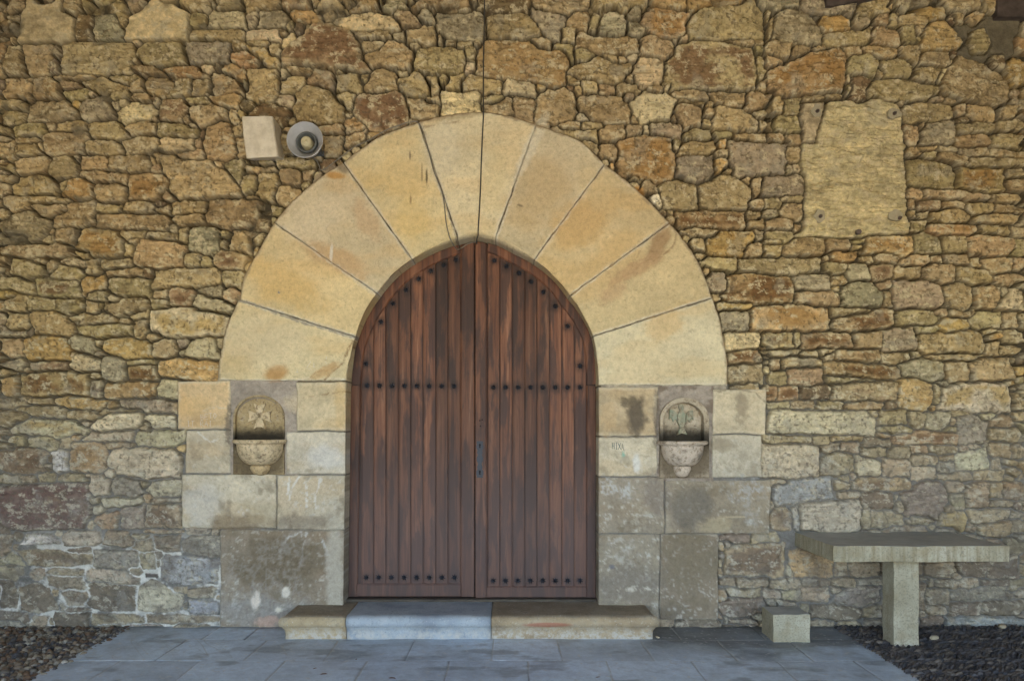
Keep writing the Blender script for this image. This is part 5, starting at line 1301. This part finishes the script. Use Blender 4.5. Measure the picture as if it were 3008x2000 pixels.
# ---------------------------------------------------------------- corbel, anchor bolts and scratched writing on the wall
m, nt, b = nmat("pale limestone", 0.9, 0.2); M['pale'] = m
v = coords(nt); c = ramp(nt, noise(nt, 9, 6, .65, v), [(0.3, (.52, .46, .34)), (0.55, (.70, .64, .51)), (0.8, (.76, .72, .61))])
c = mix(nt, ramp(nt, noise(nt, 60, 4, .6, v), [(0.62, 0), (0.75, .6)]), c, (.3, .24, .15)); nt.links.new(c, b.inputs["Base Color"]); bump(nt, b, noise(nt, 45, 5, .65, v), .4, .006)
bm = bmesh.new()   # corbel with a hollow left flank
prj = .17
f = 1 - prj / DIST
L_ = [(709, 343), (711, 372), (714, 402), (718, 432), (723, 465)]; R_ = [(800, 342), (804, 372), (808, 402), (813, 432), (817, 460)]
rows = []
for (lx, ly), (rx_, ry_) in zip(L_, R_):
    y1 = -prj
    zb_ = WZ(ly, y1) if ly < 460 else WZ(467, 0)
    rows.append([(WX(lx, y1), .05, zb_), (WX(lx, y1), y1 + .012, WZ(ly, y1)), (WX(lx + 3, y1), y1, WZ(ly, y1)), (WX(rx_ - 3, y1), y1, WZ(ry_, y1)), (WX(rx_, y1), y1 + .012, WZ(ry_, y1)), (WX(rx_, y1), .05, zb_ if ly > 460 else WZ(ry_, y1))])
vv = [[bm.verts.new(p) for p in r] for r in rows]
for a, b_ in zip(vv[:-1], vv[1:]):
    for k in range(5): bm.faces.new((a[k], a[k + 1], b_[k + 1], b_[k]))
bm.faces.new(vv[0]); bm.faces.new(vv[-1][::-1])
o = bm_link("corbel", bm, M['pale'], wall); o['label'] = "pale stone block projecting from the wall beside the loudspeaker"
m, nt, b = nmat("grey cement", 0.9, 0.2); M['cement'] = m
v = coords(nt); nt.links.new(ramp(nt, noise(nt, 30, 5, .6, v), [(0.3, (.30, .265, .18)), (0.7, (.42, .375, .26))]), b.inputs["Base Color"]); bump(nt, b, noise(nt, 60, 4, .6, v), .4, .004)
m, nt, b = nmat("rusted bolt", 0.5, 0.5); M['bolt'] = m; b.inputs["Base Color"].default_value = (.13, .10, .085, 1); b.inputs["Metallic"].default_value = .6
for (x, y, pad, rr) in ((2397, 327, (19, 24), 1), (2625, 335, (24, 20), 2), (2406, 636, (21, 23), 3), (2632, 634, (27, 23), 4)):
    bm = bmesh.new(); r = random.Random(rr); pts = []
    for k in range(14):
        a = 2 * math.pi * k / 14; q_ = r.uniform(.62, .98)
        pts.append(bm.verts.new((WX(x + pad[0] * q_ * math.cos(a)), -.013, WZ(y + pad[1] * q_ * math.sin(a)))))
    fc = bm.faces.new(pts); e_ = bmesh.ops.extrude_face_region(bm, geom=[fc])
    for v_ in e_['geom']:
        if isinstance(v_, bmesh.types.BMVert): v_.co.y = .03
    o = bm_link("cement_patch", bm, M['cement'], wall)
    dx, dy = {1: (2, 2), 2: (0, 1), 3: (2, 1), 4: (8, 8)}[rr]
    bm = bmesh.new()
    bmesh.ops.create_cone(bm, cap_ends=True, segments=14, radius1=.015, radius2=.014, depth=.01, matrix=Matrix.Translation((WX(x + dx), -.017, WZ(y + dy))) @ Matrix.Rotation(R(90), 4, 'X'))
    bmesh.ops.create_cone(bm, cap_ends=True, segments=10, radius1=.007, radius2=.006, depth=.03, matrix=Matrix.Translation((WX(x + dx), -.026, WZ(y + dy))) @ Matrix.Rotation(R(90), 4, 'X'))
    ob = bm_link("anchor_bolt", bm, M['bolt']); ob.parent = o
bm = bmesh.new()
bmesh.ops.create_cone(bm, cap_ends=True, segments=12, radius1=.02, radius2=.02, depth=.03, matrix=Matrix.Translation((WX(2519), -.012, WZ(683))) @ Matrix.Rotation(R(90), 4, 'X'))
bm_link("anchor_stub", bm, M['bolt'], wall)

def tube_bm(bm, pts, r, seg=8):
    pts = [Vector(p) for p in pts]; rings = []
    for i, p in enumerate(pts):
        t = (pts[min(i + 1, len(pts) - 1)] - pts[max(i - 1, 0)]).normalized()
        n_ = t.cross(Vector((0, 1, 0)))
        if n_.length < .1: n_ = t.cross(Vector((1, 0, 0)))
        n_.normalize(); b2 = t.cross(n_)
        rings.append([bm.verts.new(p + n_ * r * math.cos(a) + b2 * r * math.sin(a)) for a in np.linspace(0, 2 * math.pi, seg, endpoint=False)])
    for a, b_ in zip(rings[:-1], rings[1:]):
        for k in range(seg): bm.faces.new((a[k], a[(k + 1) % seg], b_[(k + 1) % seg], b_[k]))
    bm.faces.new(rings[0]); bm.faces.new(rings[-1][::-1])

def smooth_line(pts, n=8):
    out = []
    P = [pts[0]] + list(pts) + [pts[-1]]
    for i in range(1, len(P) - 2):
        for k in range(n):
            t = k / n; a, b_, c_, d = (np.array(P[i + j], float) for j in (-1, 0, 1, 2))
            out.append(tuple(.5 * ((2 * b_) + (c_ - a) * t + (2 * a - 5 * b_ + 4 * c_ - d) * t * t + (-a + 3 * b_ - 3 * c_ + d) * t ** 3)))
    out.append(tuple(P[-2])); return out

GL = {'I': [[(.5, 0), (.5, 1)], [(.25, 0), (.75, 0)], [(.25, 1), (.75, 1)]], 'T': [[(0, 0), (1, 0)], [(.5, 0), (.5, 1)]], 'Z': [[(0, 0), (1, 0), (0, 1), (1, 1)]],
      'A': [[(0, 1), (.5, 0), (1, 1)], [(.2, .65), (.8, .65)]], 'R': [[(0, 1), (0, 0), (.8, .1), (.8, .4), (0, .5), (.9, 1)]], 'B': [[(0, 1), (0, 0), (.7, .1), (.7, .4), (0, .48), (.85, .6), (.8, .95), (0, 1)]],
      'E': [[(.9, 0), (0, 0), (0, 1), (.9, 1)], [(0, .5), (.7, .5)]], 'O': [[(.5, 0), (.1, .3), (.1, .7), (.5, 1), (.9, .7), (.9, .3), (.5, 0)]], 'L': [[(0, 0), (0, 1), (.8, 1)]],
      'N': [[(0, 1), (0, 0), (.9, 1), (.9, 0)]], 'H': [[(0, 0), (0, 1)], [(.9, 0), (.9, 1)], [(0, .5), (.9, .5)]], 'X': [[(0, 0), (1, 1)], [(1, 0), (0, 1)]], 'K': [[(0, 0), (0, 1)], [(.9, 0), (0, .5), (.9, 1)]],
      'M': [[(0, 1), (0, 0), (.5, .6), (1, 0), (1, 1)]]}
def scratch(name, text, x0, y0, w_, h_, dx, dy, mat, seed=1, lw=.0016, face=-.016, lab=None):
    bm = bmesh.new(); r = random.Random(seed)
    for i, ch in enumerate(text):
        if ch == ' ': continue
        for st in GL[ch]:
            pts = [(x0 + dx * i + px * w_ + r.uniform(-.8, .8), y0 + dy * i + py * h_ + r.uniform(-.8, .8)) for px, py in st]
            tube_bm(bm, [(WX(px), face, WZ(py)) for px, py in pts], lw, 5)
    o = bm_link(name, bm, mat, wall); o['label'] = lab
m, nt, b = nmat("white scratch", 0.95, 0.1); M['chalk'] = m; b.inputs["Base Color"].default_value = (.66, .63, .56, 1)
m, nt, b = nmat("dark green paint scrawl", 0.8, 0.2); M['scrawl'] = m; b.inputs["Base Color"].default_value = (.05, .10, .11, 1)
scratch("scratched_writing", "ITZIAR", 868, 1072, 13, 22, 16.5, -5.2, M['chalk'], 1, face=-.0135, lab="scratched name ITZIAR on the arch stone")
scratch("scratched_writing", "BETO", 591, 1218, 9, 15, 12, -1.8, M['chalk'], 2, .0014, face=-.0062, lab="scratched letters BETO")
scratch("scratched_writing", "IT", 550, 1236, 9, 15, 13, .5, M['chalk'], 5, .0013, face=-.0062, lab="scratched letters IT")
scratch("scratched_writing", "RAI", 590, 1237, 9, 14, 12, -.5, M['chalk'], 3, .0014, face=-.0062, lab="scratched letters RAI")
scratch("scratched_writing", "A", 592, 1424, 23, 42, 0, 0, M['chalk'], 4, .0014, face=-.0062, lab="large scratched letter A")
scratch("painted_scrawl", "HIXA", 1798, 1299, 7, 19, 9, 1, M['scrawl'], 6, .0018, face=-.0062, lab="small dark green scrawl HIXA")
scratch("scratched_writing", "H", 1818, 1070, 9, 11, 0, 0, M['scrawl'], 8, .0010, face=-.0135, lab="tiny letter H")
# ---------------------------------------------------------------- loudspeaker
m, nt, b = nmat("grey enamelled metal", 0.4, 0.5); M['bell'] = m
v = coords(nt); nt.links.new(ramp(nt, noise(nt, 20, 5, .6, v), [(0.3, (.42, .43, .44)), (0.7, (.52, .52, .52))]), b.inputs["Base Color"])
m, nt, b = nmat("dark throat metal", 0.5, 0.4); M['throat'] = m; b.inputs["Base Color"].default_value = (.10, .11, .11, 1)
m, nt, b = nmat("cream plastic", 0.5, 0.4); M['cream'] = m; b.inputs["Base Color"].default_value = (.48, .43, .27, 1)
yf = -.30
sx, sz = WX(895, yf), WZ(410.5, yf)
spk_ = empty("loudspeaker", (sx, 0, sz), label="round grey horn loudspeaker fixed to the wall above the arch", cat="loudspeaker")
def lathe_y(name, prof, mat, parent, seg=48, cx=None, cz=None):
    bm = bmesh.new(); rows = []; cx = sx if cx is None else cx; cz = sz if cz is None else cz
    for r, y in prof: rows.append([bm.verts.new((cx + r * math.cos(a), y, cz + r * math.sin(a))) for a in np.linspace(0, 2 * math.pi, seg, endpoint=False)])
    for a, b_ in zip(rows[:-1], rows[1:]):
        for k in range(seg): bm.faces.new((a[k], a[(k + 1) % seg], b_[(k + 1) % seg], b_[k]))
    bmesh.ops.remove_doubles(bm, verts=bm.verts, dist=1e-5)
    return bm_link(name, bm, mat, parent, smooth=True)
rm = 52.5 * K * (1 + yf / DIST)
lathe_y("horn", [(rm - .004, yf + .004), (rm - .004, yf), (rm, yf - .002), (rm + .003, yf + .003), (rm - .006, yf + .010), (.105, yf + .05), (.085, yf + .10), (.075, yf + .14), (.072, yf + .16), (.0, yf + .165)], M['bell'], spk_)
lathe_y("horn_inside", [(rm - .004, yf + .001), (.110, yf + .028), (.090, yf + .055), (.074, yf + .085), (.068, yf + .13), (.0, yf + .14)], M['bell'], spk_)
lathe_y("throat_ring", [(.074, yf + .07), (.074, yf + .045), (.068, yf + .040), (.062, yf + .045), (.057, yf + .10), (0, yf + .11)], M['throat'], spk_)
lathe_y("centre_cone", [(.045, yf + .105), (.042, yf + .06), (.037, yf + .035), (.032, yf + .028), (.022, yf + .030), (.010, yf + .034), (.008, yf + .024), (.0, yf + .022)], M['cream'], spk_)
lathe_y("driver", [(.0, yf + .15), (.05, yf + .15), (.055, yf + .16), (.055, yf + .22), (.05, yf + .23), (.0, yf + .23)], M['throat'], spk_)
bm = bmesh.new()
for dxx in (-.06, .06):
    bmesh.ops.create_cube(bm, size=1, matrix=Matrix.Translation((sx + dxx, yf + .225, sz)) @ Matrix.Diagonal((.006, .14, .03, 1)))
bmesh.ops.create_cube(bm, size=1, matrix=Matrix.Translation((sx, -.012, sz)) @ Matrix.Diagonal((.14, .008, .04, 1)))
bm_link("bracket", bm, M['throat'], spk_)
# cables
m, nt, b = nmat("grey cable sheath", 0.6, 0.3); M['cable'] = m; b.inputs["Base Color"].default_value = (.20, .18, .14, 1)
m, nt, b = nmat("dark cable sheath", 0.6, 0.3); M['cable2'] = m; b.inputs["Base Color"].default_value = (.055, .05, .04, 1)
def cable(name, pts, r, mat, label):
    bm = bmesh.new()
    P = smooth_line(pts, 8)
    tube_bm(bm, [(WX(x, y), y, WZ(z, y)) for x, z, y in P], r, 8)
    o = bm_link(name, bm, mat, smooth=True); tag(o, label, "cable"); return o
cable("cable", [(895, 420, -.08), (900, 455, -.05), (912, 462, -.03), (928, 470, -.03), (938, 488, -.025), (942, 500, -.025), (955, 496, -.025), (985, 474, -.025), (1008, 457, -.025), (1041, 432, -.025), (1078, 415, -.024), (1105, 399, -.022), (1140, 380, -.022), (1168, 370, -.022),
                (1190, 362, -.022), (1215, 357, -.022), (1230, 362, -.022), (1243, 388, -.020), (1250, 410, -.02), (1258, 440, -.02), (1268, 478, -.02), (1275, 505, -.02), (1297, 560, -.02), (1305, 600, -.02), (1310, 650, -.02), (1319, 692, -.02),
                (1330, 716, .0), (1343, 733, .10), (1356, 728, .15), (1375, 716, .16), (1398, 710, .165)], .0042, M['cable'], "thin grey cable running from the loudspeaker over the arch and down to the door")
cable("cable", [(1426, -120, -.03), (1424, -40, -.035), (1423, 20, -.04), (1422, 100, -.035), (1420, 200, -.035), (1420, 290, -.032), (1420, 340, -.024), (1417, 400, -.022), (1413, 500, -.022), (1411, 560, -.022), (1408, 620, -.022), (1405, 668, -.022), (1404, 690, -.010), (1401, 702, .03), (1400, 716, .16)],
      .0050, M['cable2'], "dark straight cable hanging down the wall to the top of the door")
# ---------------------------------------------------------------- doorstep
stp = empty("doorstep", (WX(1395), -.18, 0), label="long moulded stone doorstep in front of the arched door", cat="doorstep")
def stepmat(name, cols, bs=.5, red=False):
    m, nt, b = nmat(name, 0.8, 0.3); v = coords(nt)
    c = ramp(nt, noise(nt, 5, 6, .65, v), [(0.3, cols[0]), (0.5, cols[1]), (0.72, cols[2])])
    sep = nt.nodes.new("ShaderNodeSeparateXYZ"); tcx = nt.nodes.new("ShaderNodeTexCoord"); nt.links.new(tcx.outputs["Object"], sep.inputs[0])
    c = mix(nt, ramp(nt, noise(nt, 40, 5, .7, v), [(0.52, 0), (0.72, .6)]), c, tuple(x * .45 for x in cols[0]))
    c = mix(nt, ramp(nt, noise(nt, 70, 4, .6, v), [(0.60, 0), (0.72, .6)]), c, (.62, .60, .54))
    mr = nt.nodes.new("ShaderNodeMapRange"); mr.inputs[1].default_value = .11; mr.inputs[2].default_value = .02; nt.links.new(sep.outputs[2], mr.inputs[0])
    ml = nt.nodes.new("ShaderNodeMath"); ml.operation = 'MULTIPLY'; nt.links.new(mr.outputs[0], ml.inputs[0]); nt.links.new(ramp(nt, noise(nt, 22, 6, .75, v), [(0.42, 0), (0.58, .85)]), ml.inputs[1])
    c = mix(nt, ml.outputs[0], c, (.50, .475, .42))
    if red:
        mq = nt.nodes.new("ShaderNodeMapping"); mq.vector_type = 'TEXTURE'; mq.inputs["Location"].default_value = (.25, -.37, .108); mq.inputs["Scale"].default_value = (.20, .3, .022)
        nt.links.new(tcx.outputs["Object"], mq.inputs[0]); lq = nt.nodes.new("ShaderNodeVectorMath"); lq.operation = 'LENGTH'; nt.links.new(mq.outputs[0], lq.inputs[0])
        c = mix(nt, ramp(nt, lq.outputs["Value"], [(0.6, .7), (1.0, 0)]), c, (.34, .12, .075))
    nt.links.new(c, b.inputs["Base Color"]); bump(nt, b, noise(nt, 120, 4, .6, v), bs, .004, bump(nt, b, noise(nt, 14, 4, .6, v), .5, .014)); return m
M['stepA'] = stepmat("golden step stone", ((.32, .24, .14), (.44, .34, .20), (.48, .42, .31)))
M['stepB'] = stepmat("blue grey step stone", ((.24, .27, .30), (.36, .40, .43), (.44, .47, .48)))
M['stepC'] = stepmat("brown worn step stone", ((.24, .18, .11), (.38, .29, .175), (.42, .36, .26)), red=True)
M['steptop'] = stepmat("worn step top with shade in its colour", ((.20, .155, .10), (.30, .24, .16), (.36, .30, .22)))  # tops get less light than the fronts; that shade is in this colour
HS = .166
profS = [(0.10, HS - .001), (-.30, HS), (-.335, HS - .001), (-.357, HS - .008), (-.371, HS - .022), (-.377, HS - .040), (-.374, HS - .058), (-.366, HS - .072), (-.362, HS - .076), (-.352, HS - .078), (-.350, HS - .086), (-.341, HS - .098), (-.335, HS - .112), (-.333, HS - .13), (-.333, -.02)]
def step_slab(x0, x1, mat, capL=False, capR=False, lab=None, seed=0, top=None):
    bm = bmesh.new(); r = random.Random(seed); rows = []
    n = max(6, int((x1 - x0) / .04))
    P = []
    for k in range(len(profS) - 1):
        a, b_ = profS[k], profS[k + 1]; L2 = max(1, int(math.hypot(a[0] - b_[0], a[1] - b_[1]) / .05))
        P += [(a[0] + (b_[0] - a[0]) * j / L2, a[1] + (b_[1] - a[1]) * j / L2) for j in range(L2)]
    P.append(profS[-1])
    for i in range(n + 1):
        x = x0 + (x1 - x0) * i / n; row = []
        wob_ = .0025 * math.sin(x * 17 + seed) + .002 * math.sin(x * 41)
        for (y, z) in P:
            xx = x
            out = max(0.0, -y - .333)           # the moulding returns round the free ends
            if capL: xx = x - (out * .9 if i == 0 else 0) + (0 if i else .0)
            if capR and i == n: xx = x + out * .9
            zz = z - (.006 if (i in (0, n)) and not (capL and i == 0) and not (capR and i == n) and z > HS - .07 and y < .09 else 0)
            row.append(bm.verts.new((xx, y + wob_ * (y < -.3), zz + wob_ * .5 * (z > .1))))
        rows.append(row)
    for a, b_ in zip(rows[:-1], rows[1:]):
        for k in range(len(P) - 1): bm.faces.new((a[k], a[k + 1], b_[k + 1], b_[k]))
    for row in (rows[0], rows[-1]):
        extra = bm.verts.new((row[0].co.x, .10, -.02)); bm.faces.new(row + [extra])
    o = bm_link("step_slab", bm, mat, stp, smooth=False)
    if top: 
        o.data.materials.append(top)
        for p in o.data.polygons:
            if abs(p.normal.z) > .75 and p.center.z > .15: p.material_index = 1
    for p in o.data.polygons: p.use_smooth = len(p.vertices) == 4
    o['label'] = lab
step_slab(-1.61, -1.178, M['stepA'], capL=True, lab="golden left slab of the doorstep", seed=1, top=M['steptop'])
step_slab(-1.174, -.150, M['stepB'], lab="blue grey middle slab of the doorstep", seed=2)
step_slab(-.146, 1.00, M['stepC'], capR=True, lab="worn brown right slab of the doorstep", seed=3, top=M['steptop'])
# ---------------------------------------------------------------- stone table and stone seat
for nm_, stv in (('conc', .2), ('slabconc', .7)):
  m, nt, b = nmat("weathered concrete", 0.85, 0.25); M[nm_] = m
  v = coords(nt); vs2 = coords(nt, (26, 26, 1.5))
  c = ramp(nt, noise(nt, 4, 6, .6, v), [(0.3, (.29, .265, .185)), (0.55, (.41, .38, .28)), (0.75, (.50, .475, .38))])
  c = mix(nt, ramp(nt, noise(nt, 1, 5, .6, vs2), [(0.45, 0), (0.62, stv)]), c, (.22, .18, .10))
  c = mix(nt, ramp(nt, noise(nt, 90, 3, .6, v), [(0.35, .5), (0.5, 0)]), c, (.14, .125, .09))
  c = mix(nt, ramp(nt, noise(nt, 9, 6, .7, v), [(0.5, 0), (0.68, .6)]), c, (.26, .21, .12))
  nt.links.new(c, b.inputs["Base Color"]); bump(nt, b, noise(nt, 110, 5, .7, v), .45, .003)
m2, nt, b = nmat("concrete top with shade in its colour", 0.7, 0.3); M['conctop'] = m2  # top faces only: their weaker light is painted as a separate tone
v = coords(nt); c = ramp(nt, noise(nt, 5, 6, .65, v), [(0.3, (.30, .295, .265)), (0.7, (.44, .43, .385))]); nt.links.new(c, b.inputs["Base Color"]); bump(nt, b, noise(nt, 70, 5, .7, v), .3, .003)
def rough_box(name, x0, x1, y0, y1, z0, z1, mats, parent=None, seed=1, amp=.0032, loc=None, bev=.005, cell=.03):
    bm = bmesh.new()
    bmesh.ops.create_cube(bm, size=1, matrix=Matrix.Translation(((x0 + x1) / 2, (y0 + y1) / 2, (z0 + z1) / 2)) @ Matrix.Diagonal((x1 - x0, y1 - y0, z1 - z0, 1)))
    bmesh.ops.bevel(bm, geom=bm.edges[:], offset=bev, segments=2, affect='EDGES', profile=.6)
    for ax in range(3):
        d = (x1 - x0, y1 - y0, z1 - z0)[ax]; nn = int(d / cell); lo = (x0, y0, z0)[ax]
        no = [0, 0, 0]; no[ax] = 1
        for k in range(1, nn):
            p = [0, 0, 0]; p[ax] = lo + d * k / nn
            bmesh.ops.bisect_plane(bm, geom=bm.verts[:] + bm.edges[:] + bm.faces[:], plane_co=p, plane_no=no)
    bm.verts.ensure_lookup_table()
    A = np.array([v_.co[:] for v_ in bm.verts])
    nz = [fbm((A[:, 0] + A[:, 2] * .7 + q * 3) * 100, (A[:, 1] + A[:, 2] * .7) * 100, 7, oct=3, seed=seed + q) for q in range(3)]
    for i, v_ in enumerate(bm.verts): v_.co += Vector((nz[0][i], nz[1][i], nz[2][i])) * amp
    bmesh.ops.recalc_face_normals(bm, faces=bm.faces)
    if len(mats) > 1:
        for f_ in bm.faces:
            if f_.normal.z > .7: f_.material_index = 1
    o = bm_link(name, bm, mats, parent, loc)
    return o
tb = empty("stone_table", (2.7, -.45, 0), label="concrete table with a thick slab top on one square leg, built against the wall", cat="table")
rough_box("table_top", 2.135, 3.308, -.695, .03, .607, .7125, [M['slabconc'], M['conctop']], tb, 3)
rough_box("table_leg", 2.612, 2.785, -.540, -.375, -.02, .6065, [M['conc']], tb, 5)
tag(rough_box("stone_block", 1.829, 2.086, -.42, -.165, -.01, .193, [M['conc'], M['conctop']], None, 8), "squat cracked stone seat block on the paving left of the table", "stone block")
# ---------------------------------------------------------------- loose things on the ground
m, nt, b = nmat("pale loose stone", 0.8, 0.2); M['loose'] = m; b.inputs["Base Color"].default_value = (.42, .36, .25, 1); bump(nt, b, noise(nt, 80, 4, .6, coords(nt)), .4, .002)
m, nt, b = nmat("dry leaf", 0.7, 0.2); M['leaf'] = m; b.inputs["Base Color"].default_value = (.16, .075, .04, 1)
def floor_at(px, py):
    d = EYE / ((py - HOR) / 2298.0); return (px - 1504) / 2298.0 * d, d - DIST
def loose(px, py, s, lab, seed, mat=None, z=.004):
    bm = bmesh.new(); bmesh.ops.create_icosphere(bm, subdivisions=2, radius=1); r = random.Random(seed)
    for v_ in bm.verts: v_.co = Vector((v_.co.x * s[0], v_.co.y * s[1], v_.co.z * s[2])) * r.uniform(.9, 1.1)
    X_, Y_ = floor_at(px, py)
    o = bm_link("loose_pebble", bm, mat or M['loose'], smooth=True); o.location = (X_, -Y_ if False else -(DIST - (Y_ + DIST)) if False else (Y_ * 1.0) * -1 * -1, z + s[2] * .8)
    o.location.y = -DIST + (Y_ + DIST)
    o.rotation_euler = (0, 0, r.uniform(0, 3)); tag(o, lab, "pebble", "loose pebbles on the ground"); return o
loose(2744, 1882, (.040, .022, .016), "cream pebble lying on the dark cobbles right of the table leg", 1, z=.012)
loose(2944, 1849, (.045, .028, .018), "cream pebble at the foot of the wall at the far right", 2, z=.012)
loose(1932, 1874, (.024, .012, .007), "white pebble on the paving right of the doorstep", 3)
loose(309, 1834, (.028, .018, .014), "pale blue-grey pebble by the wall at the edge of the left pebble bed", 4, z=.008)
def leafm(px, py, s, rz, lab):
    bm = bmesh.new(); X_, Y_ = floor_at(px, py)
    pts = [(-1, 0, 0), (-.4, .35, .12), (.4, .3, .16), (1, 0, .02), (.4, -.32, .14), (-.4, -.36, .05)]
    vs_ = [bm.verts.new(Vector(p) * s) for p in pts]; bm.faces.new((vs_[0], vs_[1], vs_[2], vs_[3])); bm.faces.new((vs_[0], vs_[3], vs_[4], vs_[5]))
    r = bmesh.ops.solidify(bm, geom=bm.faces[:], thickness=.0012)
    o = bm_link("fallen_leaf", bm, M['leaf']); o.location = (X_, Y_, .006); o.rotation_euler = (0, 0, rz); tag(o, lab, "leaf", "fallen leaves on the paving")
leafm(1152, 1994, .028, -.4, "curled brown leaf at the bottom edge in front of the doorstep")
leafm(951, 1982, .026, .1, "flat brown leaf on the paving below the left end of the doorstep")
leafm(925, 1965, .015, .6, "small brown leaf above the flat one on the paving")
leafm(1047, 1938, .012, 1.2, "tiny dark twig-like leaf on the paving below the doorstep")
leafm(1757, 1991, .018, .2, "ochre leaf scrap on the paving at the bottom, right of the door")
# ---------------------------------------------------------------- porch roof over the place
m, nt, b = nmat("dark old timber", 0.8, 0.2); M['timber'] = m
v = coords(nt, (3, 3, 3)); c = ramp(nt, noise(nt, 3, 6, .65, v), [(0.3, (.055, .042, .036)), (0.7, (.14, .11, .09))]); nt.links.new(c, b.inputs["Base Color"])
m, nt, b = nmat("added porch wall stone", .95, .1); M['porch'] = m
nt.links.new(ramp(nt, noise(nt, 4, 6, .7, coords(nt)), [(0.3, (.12, .095, .06)), (0.7, (.26, .21, .14))]), b.inputs["Base Color"])
roof = empty("porch_roof", (0, -4, 4.9), label="dark timber porch roof whose beam ends show at the top right of the wall", cat="roof", kind="thing")
box("roof_boards", -9, 9, -7.8, .3, 4.98, 5.05, M['timber'], roof, 0)
for k in range(15):
    box("beam", -8.6 + k * 1.2, -8.42 + k * 1.2, -7.8, .1, 4.78, 4.978, M['timber'], roof, .006)
for q_, xw_ in enumerate((-5.6, 5.6)):
    o_ = box("added_side_wall", xw_ - .3, xw_ + .3, -7.4, -.001, -.03, 4.979, M['porch'], None, 0)  # unseen side walls, added so the light comes from the front
    tag(o_, ("left", "right")[q_] + " unseen wall added to close the porch to side light, plain rough stone", "wall", kind='structure')
tag(box("added_front_wall", -5.29, 5.29, -7.7, -7.35, 3.45, 4.779, M['porch'], None, 0), "unseen wall added over the porch opening to block high sky, behind the viewer", "wall", kind='structure')  # unseen header, added to cut high sky and dim the wall top
box("beam_end", WX(2918), WX(3130), -.05, .2, WZ(60), WZ(-60), M['timber'], roof, .01)
slab_px("wall_plate_end", [(2420, -40), (2424, 24), (2440, 25), (2500, 14), (2585, -2), (2590, -40)], .1, -.035, M['timber'], roof, .004)
